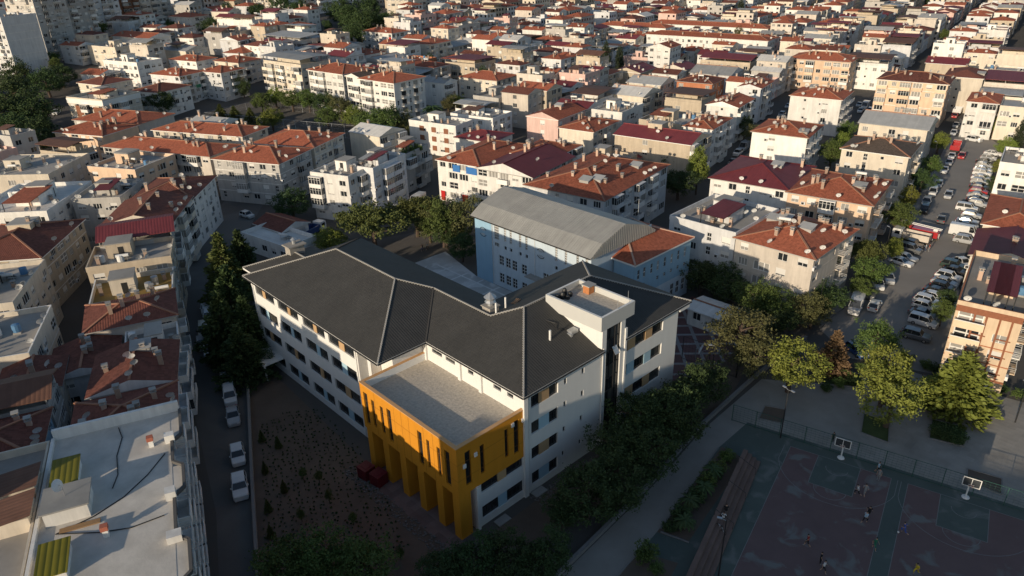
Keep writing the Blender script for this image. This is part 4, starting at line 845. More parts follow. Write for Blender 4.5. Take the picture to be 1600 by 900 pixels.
for pts in ([(82.2,36.7), (83.4,34.2), (80.1,33.0), (78.9,35.8)], [(90.0,26.3), (90.3,23.0), (85.8,21.4), (85.5,24.8)], [(95.0,19.3), (96.2,15.5), (91.7,14.4), (90.4,18.1)], [(87.4,12.7), (88.3,9.2), (85.2,8.4), (84.9,12.0)], [(100.5,20.9), (101.3,17.2), (98.0,16.2), (97.4,19.9)], [(97.2,36.0), (99.3,30.6), (96.1,28.8), (92.9,33.6)]):
    sheet('planting_bed', pts, .018, GRASS if rnd.random() < .6 else SOIL); kerb(pts+pts[:1], .14, .1)
sheet('hedge_bed', [(52.2,33.2), (53.3,29.9), (70.1,32.7), (70.2,36.1)], .015, SOIL); kerb([(52.9,33.2), (69.6,36.3)], .18, .12); kerb([(52.5,32.9), (53.4,29.8)], .18, .12)
sheet('hedge_bed', [(42.9,32.1), (48.6,32.8), (50.2,29.0), (46.9,28.2)], .015, SOIL); kerb([(43.8,32.4), (48.6,32.8)], .18, .12)
# basketball courts (x along the baseline, y into the court)
O_ = Vector((77.8,24.2)); d1 = (Vector((81.0,11.0))-O_); sep = d1.length; ex = d1.normalized(); ey = Vector((ex.y, -ex.x))
if ey.dot(Vector((63.2,18.4))-O_) < 0: ey = -ey
def cp2(u, v): p = O_+ex*u+ey*v; return (p.x, p.y)
sheet('basketball_court', [cp2(-16, -2.2), cp2(sep+16, -2.2), cp2(sep+16, 30), cp2(-16, 30)], .010, CGRN)
half = sep/2-.9
for c0 in (0, sep):
    sheet('court_field', [cp2(c0-half, 0), cp2(c0+half, 0), cp2(c0+half, 30), cp2(c0-half, 30)], .014, CREDM)
    sheet('court_key', [cp2(c0-2.45, 0), cp2(c0+2.45, 0), cp2(c0+2.45, 5.8), cp2(c0-2.45, 5.8)], .018, CGRN)
LINE = mat('court_line', (.21, .21, .20), .8, noise=.4, ns=1.5)
def court_lines(c0):
    b = MB(); z = .022
    def ln(a, c, w=.07):
        a = Vector(cp2(*a)); c = Vector(cp2(*c)); d = (c-a).normalized(); n = Vector((-d.y, d.x))*w/2
        b.face([(a.x+n.x, a.y+n.y, z), (a.x-n.x, a.y-n.y, z), (c.x-n.x, c.y-n.y, z), (c.x+n.x, c.y+n.y, z)])
    def arc(cx, cy, r_, t0, t1, n=24):
        for k in range(n):
            a = t0+(t1-t0)*k/n; a2 = t0+(t1-t0)*(k+1)/n; ln((cx+r_*math.cos(a), cy+r_*math.sin(a)), (cx+r_*math.cos(a2), cy+r_*math.sin(a2)))
    ln((c0-half, 0), (c0-half, 30)); ln((c0+half, 0), (c0+half, 30)); ln((c0-half, .0), (c0+half, .0))
    for s in (-1, 1): ln((c0+s*2.45, 0), (c0+s*2.45, 5.8)); ln((c0+s*6.6, 0), (c0+s*6.6, 3))
    ln((c0-2.45, 5.8), (c0+2.45, 5.8)); arc(c0, 5.8, 1.8, 0, math.pi); arc(c0, 1.6, 6.75, .21, math.pi-.21); arc(c0, 1.6, 1.25, 0, math.pi)
    structure(b.build('court_markings', LINE))
court_lines(0); court_lines(sep)
for i, c0 in enumerate((0, sep)):
    x, y = cp2(c0, -.9); e = thing('basketball_hoop', ['white basketball hoop at the left-hand court', 'white basketball hoop at the right-hand court'][i], 'basketball hoop', (x, y, 0), math.atan2(ex.y, ex.x), 'basketball hoops')
    sg = 1 if Vector((-ex.y, ex.x)).dot(ey) > 0 else -1
    p = MB(); p.lathe([(.45, 0), (.4, .12), (.12, .2)], 10); p.tube([(0, 0, .1), (0, 0, 2.4), (0, sg*.5, 2.95), (0, sg*1.6, 3.2)], .09, 8); p.bar((0, sg*.2, 2.5), (0, sg*1.6, 3.5), .07); p.build('post', WHITE, e)
    b = MB(); b.box(-.9, sg*1.6-.02, 2.75, .9, sg*1.6+.02, 2.83); b.box(-.9, sg*1.6-.02, 3.87, .9, sg*1.6+.02, 3.95); b.box(-.9, sg*1.6-.02, 2.83, -.82, sg*1.6+.02, 3.87); b.box(.82, sg*1.6-.02, 2.83, .9, sg*1.6+.02, 3.87); b.box(-.3, sg*1.6-.015, 3.0, .3, sg*1.6+.03, 3.05); b.box(-.03, sg*1.6-.016, 2.83, .03, sg*1.6+.016, 3.87)
    bo = b.build('backboard', WHITE, e)
    b = MB(); b.box(-.82, sg*1.6-.006, 2.83, .82, sg*1.6+.006, 3.87); b.build('glass', mat('backboard_glass', (.05, .055, .06), .2), bo)
    b = MB(); n = 14; b.tube([(.23*math.cos(2*math.pi*k/n), sg*1.9+.23*math.sin(2*math.pi*k/n), 3.05) for k in range(n+1)], .015, 5); b.build('rim', mat('rim_orange', (.5, .12, .03), .5), e)
def fence(label, pts, h, m, gap=3, wires=7, wm=None):
    e = thing('wire_fence', label, 'fence', (pts[0][0], pts[0][1], 0)); o = Vector((pts[0][0], pts[0][1])); wb = MB()
    for p, q in zip(pts, pts[1:]):
        p = Vector(p)-o; q = Vector(q)-o; n = max(1, int((q-p).length/gap))
        for k in range(n+1):
            c = p.lerp(q, k/n); b = MB(); b.box(-.04, -.04, 0, .04, .04, h); b.build('post', m, e, (c.x, c.y, 0))
        for k in range(wires+1): z = .1+(h-.15)*k/wires; wb.bar((p.x, p.y, z), (q.x, q.y, z), .05 if k in (0, wires) else .018)
        nv = int((q-p).length/.5)
        for k in range(nv): c = p.lerp(q, k/nv); wb.bar((c.x, c.y, .1), (c.x, c.y, h-.05), .015)
    stuff(wb.build('wire_mesh', wm or m, e)); return e
GF = mat('green_fence', (.03, .09, .07), .6); WF_ = mat('light_fence', (.42, .43, .44), .5)
fence('green wire fence along the far side of the basketball courts', [cp2(-14, -1.6), cp2(sep+10, -1.6)], 2.6, GF)
fence('dark cage fence round the patterned school yard', [(84.7,52.1), (85.7,43.3), (99.4,48.5), (101.4,60.2)], 4, DARKM, 4, 5)
fence('pale cage fence round the sports pitch behind the trees', [(100.2,266.9), (125.6,206.3), (148.7,209.2), (123.5,271.9), (100.2,266.9)], 4.5, WF_, 5, 3)
sheet('sports_pitch', [(100.7,266.4), (126.0,207.0), (148.1,209.9), (123.0,270.0)], .012, CGRN)
sheet('patterned_yard', [(78.5, 47), (104, 47), (104, 63), (78.5, 63)], .016, mat('yard_red_tile', (.16, .085, .08), .9, noise=.3, ns=.4))
yb = MB()
for i in range(-6, 9):
    for s in (1, -1):
        x0 = 80+i*4.2; a = Vector((x0 if s > 0 else x0+16, 47)); b2 = a+Vector((16*s, 16)); pts = [a.lerp(b2, k/40) for k in range(41)]; pts = [p for p in pts if 78.6 < p.x < 103.9]
        if len(pts) > 1: p, q = pts[0], pts[-1]; yb.bar((p.x, p.y, .018 if s > 0 else .021), (q.x, q.y, .018 if s > 0 else .021), .55, .006)
structure(yb.build('patterned_yard_bands', mat('yard_band', (.30, .28, .27), .9, noise=.3)))
make_building('garden_shed', 'small white hut with pale roof in the fenced school yard', 'hut', 94.8,51.1,2.0,5.0,6.8,3.2, 1, 'white', 'gable', 'white', 'w', 'w', k=.15)
make_building('gatehouse', 'small white flat-roofed gatehouse at the school courtyard', 'hut', 60.2, 98.5, 0, 3.2, 5, 2.7, 1, 'white', 'gable', 'grey', 'w', 'w', k=.03)
make_building('bungalow', 'low house with maroon roof beyond the end of the school', 'house', 63.5,139.5,10.0,7.0,9.3,3.6, 1, 'white', 'gable', 'dull', 'w', 'w')
make_building('bungalow', 'low white-roofed lean-to house beyond the end of the school', 'house', 59.5,129.9,10.0,7.6,15.3,3.2, 1, 'white', 'flat', 'white', 'w', 'w', 's1')
# terraced seating
e = thing('bleachers', 'long brown stepped seating beside the basketball court', 'seating', (51.3,26.1, 0)); o = Vector((51.3,26.1)); t_ = Vector((70.5,31.6))-o; ln_ = t_.length; e.rotation_euler = (0, 0, math.atan2(t_.y, t_.x))
BLW = mat('bleacher_concrete', (.17, .115, .095), .9, noise=.35, ns=.5, bump=.2)
for k in range(4):
    b = MB(); b.box(-4, 1.0-k*.55, 0, ln_, 1.55-k*.55, 1.4-k*.36); b.build('step', BLW, e)
for x in (ln_*.35, ln_*.62, ln_*.86):
    b = MB(); b.tube([(x, 1.5, 1.4), (x, 1.5, 2.3), (x, -.65, 1.2), (x, -.65, .3)], .035, 6); b.build('handrail', DARKM, e)
# near left block with the white roof
nb = thing('apartment_building', 'near white flat-roofed block with two yellow-green skylights at the lower left', 'building', (9.4, 51.3, 0), R(-19.4))
# local frame: y up the street (L), x to the street side is 0 edge mirrored: footprint x -20..0
WLL = 23.2; HH = 14.0; w = MB(); ops = []; fit = []
for f in range(5):
    z = .4+f*2.72
    for i in range(7):
        u = 1.2+i*3.25; ops.append((u, u+2.1, z+.2, z+2.3)); fit.append((u, z+.2))
facade(w, WLL, 0, HH, ops, lambda u, d, z: (-d, u, z), 0, .25)
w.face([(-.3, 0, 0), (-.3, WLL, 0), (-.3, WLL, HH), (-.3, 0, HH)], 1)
for q in (((0, WLL), (-11, WLL)), ((-11, WLL), (-11, -14)), ((-11, -14), (0, -14)), ((0, -14), (0, 0))): (a, b), (c, d) = q; w.face([(a, b, 0), (c, d, 0), (c, d, HH), (a, b, HH)])
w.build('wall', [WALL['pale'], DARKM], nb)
for u, z in fit:
    place(WIN[rnd.choice((0, 2, 4))], 'window', nb, (0, u, z), math.pi/2, (2.1, 1, 2.1))
    if z > 2: place(BALC[rnd.choice(('rail', 'rail', 'solid'))], 'balcony', nb, (0, u-.3, z-.05), math.pi/2, (2.7, 1.1, 1))
d_ = MB(); d_.face([(-11, -14, HH), (.0, -14, HH), (.0, WLL, HH), (-11, WLL, HH)]); d_.build('roof', PALE_DECK, nb)
pr = MB(); zc = HH; zig = [(.1, -14), (.1, -2.6), (1.1, -1.6), (1.1, 2.2), (.1, 3.2), (.1, 8.6), (1.0, 9.6), (1.0, 13), (.1, 14), (.1, 17.4), (1.0, 18.4), (1.0, WLL)]
for p, q in zip(zig, zig[1:]): pr.bar((p[0], p[1], zc+.12), (q[0], q[1], zc+.12), .26, .34)
pr.build('roof_edge', mat('dark_coping', (.11, .105, .10), .9), nb)
for y0, y1 in ((-1.9, 2.5), (9.3, 13.3), (18.1, WLL-.1)): sl = MB(); sl.box(-.3, y0, zc-.3, 1.05, y1, zc-.02); sl.build('bay_slab', PALE_DECK, nb)
for q in ((-11, WLL-.1, 1.0, WLL+.3, 1.2), (-11.2, -14, -10.9, WLL-.1, .35), (-.5, 17.4, .4, 18.2, .9), (-.6, 8.2, .3, 9.2, .9), (-.6, 2.4, .6, 3.4, .7)):
    pw = MB(); pw.box(q[0], q[1], HH, q[2], q[3], HH+q[4]); pw.build('parapet', WALL['white'], nb)
hut = MB(); hut.box(-10.3, 9.2, HH, -6.8, 12.6, HH+1.5, 0); hut.box(-10.5, 9.0, HH+1.5, -6.6, 12.8, HH+1.65, 1); hut.build('stair_hut', [WALL['white'], CONC], nb)
YG = mat('yellow_green_sheet', (.17, .15, .012), .5, kind='sheet', bump=.6)
for x, y in ((-10.2, 14.0), (-10.1, 2.0)):
    W2, L2 = 2.1, 3.6; s_ = MB(); s_.box(x, y, HH, x+W2, y+L2, HH+.75, 1); s_.face([(x-.15, y-.2, HH+1.0), (x+W2+.15, y-.2, HH+1.0), (x+W2+.15, y+L2+.2, HH+1.2), (x-.15, y+L2+.2, HH+1.2)], 0); s_.face([(x-.15, y-.2, HH+.9), (x+W2+.15, y-.2, HH+.9), (x+W2+.15, y-.2, HH+1.0), (x-.15, y-.2, HH+1.0)], 0); s_.face([(x+W2+.15, y-.2, HH+.9), (x+W2+.15, y+L2+.2, HH+1.1), (x+W2+.15, y+L2+.2, HH+1.2), (x+W2+.15, y-.2, HH+1.0)], 0)
    for qx in (x, x+W2-.1): s_.box(qx, y, HH+.7, qx+.1, y+.1, HH+1.0, 1)
    s_.build('skylight', [YG, WALL['white']], nb, uv=True)
for x, y in ((-1.8, 17.7), (-5.4, 5.9)):
    v = MB(); v.box(-.22, -.22, 0, .22, .22, .75, 0); v.box(-.3, -.3, .75, .3, .3, 1.2, 1); v.build('vent_stack', [WALL['white'], mat('red_cap', (.42, .14, .09), .9)], nb, (x, y, HH))
place(DISHM, 'satellite_dish', nb, (-8.6, 11, HH+1.7), R(-120), (1.1,)*3); 
for pts in ([(-.6, 15.8), (-2.2, 13), (-4.2, 10.6), (-6.6, 9.0), (-9.5, 8.0)], [(-.8, 6.4), (-3.5, 6.0), (-6, 6.6), (-9.4, 8)], [(-5, 22.6), (-4.6, 20.6), (-5.0, 17.5), (-4.8, 14.4), (-5.2, 12.4)]):
    cb = MB(); cb.tube([(x, y, HH+.05) for x, y in pts], .05, 5); cb.build('roof_cable', DARKM, nb)
b = MB(); b.box(-9.2, 7.9, HH+.02, -6.0, 8.5, HH+.12); b.build('timber_board', mat('ply_board', (.33, .2, .1), .8, noise=.2), nb)
ca, sa = math.cos(R(-19.4)), math.sin(R(-19.4))
nx, ny = 9.4+ca*-27-sa*-14, 51.3+sa*-27+ca*-14
nb2 = make_building('apartment_building', 'cream flat-roofed block left of the near white roof, with two roof sheds', 'building', nx, ny, -19.4, 15.6, 37, 13.4, 4, 'cream', 'flat', '', '-', '-', 'd1')
for i, (x, y, w2, l2) in enumerate(((12.2, 28.5, 3.2, 3.2), (12.6, 24.2, 2.8, 3.4))):
    q = MB(); q.box(x, y, 13.3, x+w2, y+l2, 14.9, 0); q.face([(x-.3, y-.3, 14.9), (x+w2+.3, y-.3, 15.3), (x+w2+.3, y+l2+.3, 15.3), (x-.3, y+l2+.3, 14.9)], 1); q.build('roof_shed', [WALL['cream'], ROOF['rust']], nb2, uv=True)
# red bins beside the piers
for i, (x, y) in enumerate(((34.6, 64.0), (35.0, 61.9))):
    e = thing('red_container', ['red metal storage container by the orange piers, farther of two', 'red metal storage container by the orange piers, nearer of two'][i], 'container', (x, y, 0), .12); RC = mat('red_container', (.13, .015, .02), .5); e.scale = (.85, .85, .9)
    b = MB(); b.box(-.9, -.95, .08, .9, .95, 1.7)
    for k in range(6): b.box(-.93, -.85+k*.32, .1, -.9, -.7+k*.32, 1.65)
    b.build('body', RC, e); b = MB(); b.box(-.95, -1.0, 1.7, .95, 1.0, 1.8); b.box(-.5, -.6, 1.8, .5, .6, 1.86); b.build('lid', RC, e)

# ------------------------------------------------------------------ trees
LEAF = {k: mat('leaf_'+k, c, .75, rand=.14, noise=.25, ns=.7, hue=.03) for k, c in {
    'green': (.085, .125, .03), 'dark': (.046, .076, .024), 'pine': (.09, .105, .028), 'lime': (.155, .19, .035), 'olive': (.105, .108, .04), 'yellow': (.165, .175, .032), 'brown': (.17, .11, .06), 'cypress': (.026, .036, .016)}.items()}
BARK = mat('bark', (.09, .065, .05), .95, noise=.3, ns=3)
nr = np.random.RandomState(5)
def leaf_mesh(name, centers, per, spread, size, m, flat=.0, aim=None):
    """leaf sprays: small quads scattered round many clump centres"""
    C = np.repeat(centers, per, axis=0); n = len(C)
    P = C+nr.normal(0, 1, (n, 3))*np.array(spread)
    d = nr.normal(0, 1, (n, 3)); d[:, 2] *= 1-flat; d /= np.linalg.norm(d, axis=1)[:, None]
    if aim is not None: d = d*.6+aim(P); d /= np.linalg.norm(d, axis=1)[:, None]
    u = np.cross(d, nr.normal(0, 1, (n, 3))); u /= np.linalg.norm(u, axis=1)[:, None]
    s = size*nr.uniform(.6, 1.3, n)[:, None]; a, b = d*s, u*s*.5
    v = np.stack([P-a, P+b, P+a, P-b], 1).reshape(-1, 3); f = np.arange(n*4).reshape(-1, 4)
    me = bpy.data.meshes.new(name); me.from_pydata(v.tolist(), [], f.tolist()); me.materials.append(m); return me
def lobes(n, shape, seed):
    rs = np.random.RandomState(seed); out = []
    while len(out) < n:
        p = rs.uniform(-1, 1, 3); r_ = np.linalg.norm(p)
        if r_ > 1 or r_ < .35: continue
        q = shape(p, rs)
        if q is not None: out.append(q)
    return np.array(out)
def trunk_mesh(h, r0, limbs, seed):
    rs = random.Random(seed); b = MB(); b.tube([(0, 0, 0), (.08*h*rs.uniform(-.3, .3), 0, h*.4), (0, 0, h)], [r0, r0*.75, r0*.25], 7)
    for k in range(limbs):
        z = h*rs.uniform(.35, .8); t = rs.random()*6.28; l = h*rs.uniform(.25, .5); b.tube([(0, 0, z), (math.cos(t)*l*.5, math.sin(t)*l*.5, z+l*.3), (math.cos(t)*l, math.sin(t)*l, z+l*.45)], [r0*.45, r0*.3, r0*.1], 5)
    return b.mesh('trunk', [BARK])
# unit trees: crown radius 1, total height given with the kind; scaled per tree
def bumpy(seed):
    rs = np.random.RandomState(seed); k = rs.normal(0, 1.6, (5, 3)); ph = rs.uniform(0, 6.28, 5)
    return lambda p: 1+.13*np.sum(np.sin(k@p*1.7+ph))
TREES = {}
def kind(name, builds): TREES[name] = builds
def broad(seed, leaf, n=190, per=34, sz=.048):
    g = bumpy(seed); c = lobes(n, lambda p, rs: np.array([p[0], p[1], p[2]*.85])*g(p)*.92+[0, 0, 1.35], seed)
    return leaf_mesh('crown', c, per, (.085, .085, .07), sz, LEAF[leaf]), trunk_mesh(1.7, .09, 6, seed)
kind('broad', [broad(s, 'green') for s in (1, 2)]); kind('dark', [broad(s, 'dark', 210) for s in (3, 4, 15)])
kind('lime', [broad(5, 'lime')]); kind('yellow', [broad(s, 'yellow', 120, 36, .052) for s in (6, 16)]); kind('olive', [broad(7, 'olive', 150)])
def umbrella(seed):
    g = bumpy(seed); c = lobes(240, lambda p, rs: np.array([p[0], p[1], abs(p[2])*.55-.1])*g(p)+[0, 0, 1.25], seed)
    return leaf_mesh('crown', c, 36, (.075, .075, .06), .045, LEAF['pine'], aim=lambda P: np.array([0, 0, .7])), trunk_mesh(1.4, .08, 8, seed)
kind('umbrella', [umbrella(s) for s in (8, 9)])
def conifer(seed, leaf, tall=3.2, tiers=15, wob=.25):
    rs = np.random.RandomState(seed); c = []
    for i in range(tiers):
        t = i/(tiers-1); z = tall*(.12+.86*t); rad = (1-t)**.75*(1+rs.uniform(-wob, wob)); nb = max(3, int(13*(1-t)+3)); ph = rs.uniform(0, 6.28)
        for k in range(nb):
            a = ph+6.283*k/nb+rs.uniform(-.2, .2); L_ = rad*rs.uniform(.75, 1.12)
            for f in (.45, .7, .9, 1.0):
                if L_*f > .12 or t > .9: c.append([math.cos(a)*L_*f, math.sin(a)*L_*f, z-L_*f*.12+rs.normal(0, .03)])
    c = np.array(c)
    def aim(P): q = P.copy(); q[:, 2] = .12; return q/np.maximum(.2, np.linalg.norm(q, axis=1))[:, None]
    return leaf_mesh('crown', c, 14, (.065, .065, .04), .08, LEAF[leaf], aim=aim), trunk_mesh(tall*.93, .07, 0, seed)
kind('conifer', [conifer(s, 'pine') for s in (10, 11)]); kind('darkcon', [conifer(s, 'dark', 2.7, 15, .35) for s in (31, 32)]); kind('cedar', [conifer(12, 'lime', 1.75, 11, .12)]); kind('browncon', [conifer(13, 'brown', 2.2, 12)])
def cypress(seed):
    c = lobes(200, lambda p, rs: np.array([p[0]*(1-.4*max(0, p[2])), p[1]*(1-.4*max(0, p[2])), p[2]*3.2+3.35])*[.95, .95, 1], seed)
    return leaf_mesh('crown', c, 18, (.12, .12, .25), .11, LEAF['cypress'], aim=lambda P: np.array([0, 0, 1.2])), trunk_mesh(3, .12, 0, seed)
kind('cypress', [cypress(14)])
def palm(seed):
    rs = random.Random(seed); b = MB()
    for k in range(34):
        a = 6.283*k/34*2.4; el = R(rs.uniform(-25, 70)); pts = []
        for i in range(6):
            t = i/5; rr = t*1.0*math.cos(el*(1-t*.6)); z = 1.9+t*math.sin(el)*.9-t*t*.75; pts.append(Vector((math.cos(a)*rr, math.sin(a)*rr, z)))
        sd = Vector((-math.sin(a), math.cos(a), 0))
        for i in range(5):
            w0, w1 = .11*math.sin(math.pi*(i+.3)/5.6), .11*math.sin(math.pi*(i+1.3)/5.6)
            for s in (-1, 1): b.face([tuple(pts[i]), tuple(pts[i+1]), tuple(pts[i+1]+sd*s*w1-Vector((0, 0, .05))), tuple(pts[i]+sd*s*w0-Vector((0, 0, .05)))])
    return b.mesh('crown', [LEAF['dark']]), trunk_mesh(1.95, .09, 0, seed)
kind('palm', [palm(1)])
def bush(seed, leaf): 
    g = bumpy(seed); c = lobes(70, lambda p, rs: np.array([p[0], p[1], p[2]*.8])*g(p)*.9+[0, 0, .75], seed); return leaf_mesh('crown', c, 26, (.11, .11, .1), .085, LEAF[leaf]), trunk_mesh(.6, .08, 3, seed)
kind('bush', [bush(21, 'dark'), bush(22, 'green')])
UNIT_H = {'broad': 2.2, 'dark': 2.2, 'lime': 2.2, 'yellow': 2.2, 'olive': 2.2, 'umbrella': 1.75, 'conifer': 3.2, 'darkcon': 2.7, 'cedar': 1.75, 'browncon': 2.2, 'cypress': 6.6, 'palm': 2.4, 'bush': 1.5}
NAMES = {'umbrella': 'stone_pine', 'conifer': 'conifer_tree', 'darkcon': 'conifer_tree', 'cedar': 'cedar_tree', 'browncon': 'conifer_tree', 'cypress': 'cypress_tree', 'palm': 'palm_tree', 'bush': 'shrub'}
def tree(k, x, y, rad, H, label, group=None):
    v = rnd.choice(TREES[k]); nm = NAMES.get(k, 'leafy_tree')
    e = thing(nm, label, 'shrub' if k == 'bush' else 'tree', (x, y, zg(x, y)), rnd.random()*6.28, group); FOOT.append((x-rad*.45, y-rad*.45, 0, rad*.9, rad*.9))
    rad *= 1.13 if k != 'cypress' else 1; sc = (rad, rad, H/UNIT_H[k]); place(v[1], 'trunk', e, scale=sc); place(v[0], 'crown', e, scale=sc); return e
for k, x, y, rad, H, lab in [
 ('conifer', 43.2,121.1, 3.8, 14, 'tall conifer with sunlit tip beyond the far corner of the school'), ('darkcon', 48.7,126.1, 3.2, 11.5, 'conifer second from the street, behind the tall sunlit one'),
 ('darkcon', 38.8,108.8, 3.9, 13, 'conifer between the parked white cars and the school wing'), ('darkcon', 34.4,102.0, 3.8, 12, 'dark conifer leaning over the parked cars'),
 ('darkcon', 37.3,100.1, 3.2, 11, 'dark conifer close against the left school wall'), ('darkcon', 33.8,95.3, 3.2, 9.5, 'lowest dark conifer at the garden wall'),
 ('dark', 36.2,96.2, 2.2, 4.6, 'dark bush-like tree at the foot of the school wing'),
 ('umbrella', 76.5,123.9, 6.6, 9.2, 'broad stone pine at the school gate, in sun'), ('lime', 68.6,128.9, 3.4, 5.8, 'small bright tree behind the school roof end'), ('umbrella', 87.1,123.0, 5.2, 8.8, 'second stone pine along the gate street'),
 ('broad', 87.4,114.0, 4.2, 10.5, 'tall leafy tree beside the courtyard, left of the gym'), ('olive', 90.2,111.0, 3.8, 11, 'tall olive-toned tree touching the gym corner'), ('olive', 86.8,118.1, 3.0, 8, 'olive-green tree between the tall trees and the gate'), ('dark', 85.1,105.2, 2.4, 6, 'dark tree at the foot of the gym corner'), ('dark', 87.3,112.9, 2.8, 7, 'dark tree behind the courtyard people'),
 ('dark', 73.4,153.6, 3.8, 7.4, 'round dark tree beside the off-white corner flats'),
 ('lime', 152.3,94.2, 2.7, 12.5, 'tall light green tree behind the gym block'), ('dark', 159.2,106.3, 3.6, 10, 'dark tree right of the gym block'), ('dark', 146.0,95.3, 4.2, 7.5, 'wide dark tree in the gap behind the beige block'), ('broad', 169.0,114.6, 3, 9, 'green tree under the tan wall'),
 ('umbrella', 133.1,44.8, 2.9, 7, 'round sunlit pine at the peach block corner'), ('broad', 128.3,41.6, 2.8, 6.2, 'loose green tree below the round pine'), ('broad', 122.2,40.7, 1.9, 4.6, 'small green tree at the car park kerb'), ('lime', 143.9,43.6, 1.8, 5, 'small bright tree right of the round pine'),
 ('broad', 158.0,48.5, 3.0, 7.5, 'green tree above the fire truck'), ('yellow', 173.8,52.2, 1.9, 6.4, 'yellowing tree beside the cream block'), ('dark', 189.6,54.6, 2.6, 6, 'dark green tree along the car park kerb'), ('broad', 204.5,57.5, 2.4, 6, 'green tree halfway up the car park kerb'), ('lime', 229.6,63.9, 2.6, 6.4, 'bright tree at the top of the car park kerb'),
 ('broad', 195.6,79.9, 3.2, 8, 'green tree behind the maroon roof'), ('lime', 209.4,83.4, 2.8, 7, 'bright tree left of the brown-roofed block'), ('broad', 222.3,87.8, 2.6, 7, 'green tree beside the end-on white block'),
 ('dark', 105.4,62.5, 3.4, 6.5, 'dark tree beside the gym annex'), ('dark', 105.6,57.4, 3.4, 6.4, 'dark tree under the beige block'), ('broad', 102.4,50.0, 3.1, 8, 'light green pine-like tree under the beige block'), ('broad', 102.9,47.0, 2.8, 7.2, 'light green tree second under the beige block'), ('olive', 106.1,43.9, 2.4, 6.6, 'olive tree at the beige block corner'), ('dark', 112.7,42.8, 3, 6, 'dark tree at the car park entrance'), ('dark', 101.0,45.2, 2.8, 5, 'dark low tree by the park corner'), ('dark', 115.2,51.0, 2.6, 6, 'dark tree in shade against the beige block'),
 ('olive', 90.0,45.6, 4.3, 9.6, 'large olive-brown tree right of the school yard'), ('olive', 87.8,42.0, 3.2, 6.6, 'second olive-brown tree below the large one'), ('yellow', 87.5,36.1, 3.9, 8.6, 'large yellow-green tree left of the park'), ('browncon', 96.9,34.2, 2.4, 6.8, 'brown drying conifer in the park'),
 ('broad', 103.9,30.9, 2.8, 7, 'round green tree at the car park turning'), ('yellow', 93.0,25.4, 3.2, 10, 'upper crown of the tall yellow-green park tree pair'), ('yellow', 89.0,23.0, 3.9, 8.6, 'wide yellow-green tree in the middle of the park'), ('cedar', 99.3,18.0, 4.5, 8.6, 'wide layered cedar in the park'), ('broad', 122.6,27.6, 1.6, 5, 'small dense tree between parked cars'), ('dark', 127.9,28.6, 1.5, 4.6, 'dark small tree behind the dense one'),
 ('lime', 235.6,48.7, 2.6, 6.4, 'green tree beyond the upper parked cars'), ('yellow', 215.5,43.8, 2.6, 5.6, 'yellowish tree right of the parked row'), ('dark', 200.1,40.7, 2.4, 5, 'dark tree right of the parked row'), ('lime', 260.6,58.5, 1.9, 6, 'single bright tree in front of the narrow white block'), ('cypress', 242.2,47.7, 1.5, 10, 'cypress at the right edge'),
 ('cypress', 267.4,218.7, 2.4, 15, 'left of the two tall cypresses'), ('cypress', 273.8,215.9, 2.3, 12.5, 'right, shorter of the two tall cypresses'), ('cypress', 491.5,281.9, 2.9, 15, 'lone far cypress near the top edge'),
 ('dark', 166.3,408.3, 5.2, 10, 'round dark tree beside the white school-like block'), ('broad', 151.6,419.2, 4.4, 8, 'green tree left of the white school-like block'), ('broad', 118.9,439.8, 5, 10, 'green tree in front of the towers'), ('broad', 89.0,288.4, 4.4, 9, 'left of two trees in front of the blue-white block'), ('dark', 91.3,280.6, 4.4, 10, 'right of two trees in front of the blue-white block'),
 ('palm', 155.3,204.1, 3.4, 7.4, 'palm tree at the end of the long white flats'), ('olive', 170.0,213.7, 3, 6, 'reddish-olive tree right of the palm'), ('broad', 174.4,214.5, 2.8, 6, 'green tree second right of the palm'),
 ('conifer', 103.4,260.1, 2.6, 7, 'left of three conical trees by the pitch'), ('conifer', 106.0,254.5, 2.6, 7, 'middle of three conical trees by the pitch'), ('conifer', 109.1,248.6, 2.6, 7, 'right of three conical trees by the pitch'),
 ('olive', 107.2,42.3, 2.2, 5, 'small dusty tree beside the lamp post'),
 ]: tree(k, x, y, rad, H, lab)
i = 0
ORD = ['first', 'second', 'third', 'fourth', 'fifth', 'sixth', 'seventh', 'eighth', 'ninth', 'tenth', 'eleventh', 'twelfth', 'thirteenth', 'fourteenth', 'fifteenth', 'sixteenth', 'seventeenth', 'eighteenth', 'nineteenth', 'twentieth']
for i, (x, y, rad, H) in enumerate([(77.0,43.1, 3.0, 7), (72.5,43.2, 3.2, 7.4), (66.5,42.5, 3.6, 8.4), (62.5,43.6, 3.6, 8.6), (65.4,39.8, 3.0, 7.2), (58.8,39.3, 3.3, 7.6), (56.4,42.3, 3.3, 7.8), (52.4,38.6, 3.2, 7.2), (48.3,39.9, 3.5, 7.8), (45.1,40.8, 2.0, 5), (39.0,37.4, 2.8, 6), (36.1,39.5, 2.8, 6), (33.5,42.4, 2.7, 5.8), (30.4,43.7, 2.4, 5)]):
    tree('dark', x, y, rad*.92, H*.9, ORD[i]+' dense dark tree down the school side, counted from the fenced yard', 'dark trees along the school wall')
for i, (x, y, rad, H) in enumerate([(19.1,53.9, 3.0, 6.6), (21.9,52.5, 3.0, 6.6), (24.3,49.2, 3.1, 6.6)]):
    tree('broad', x, y, rad, H, ['left', 'middle', 'right'][i]+' of three leafy trees at the bottom edge of the school garden', 'trees at the bottom of the garden')
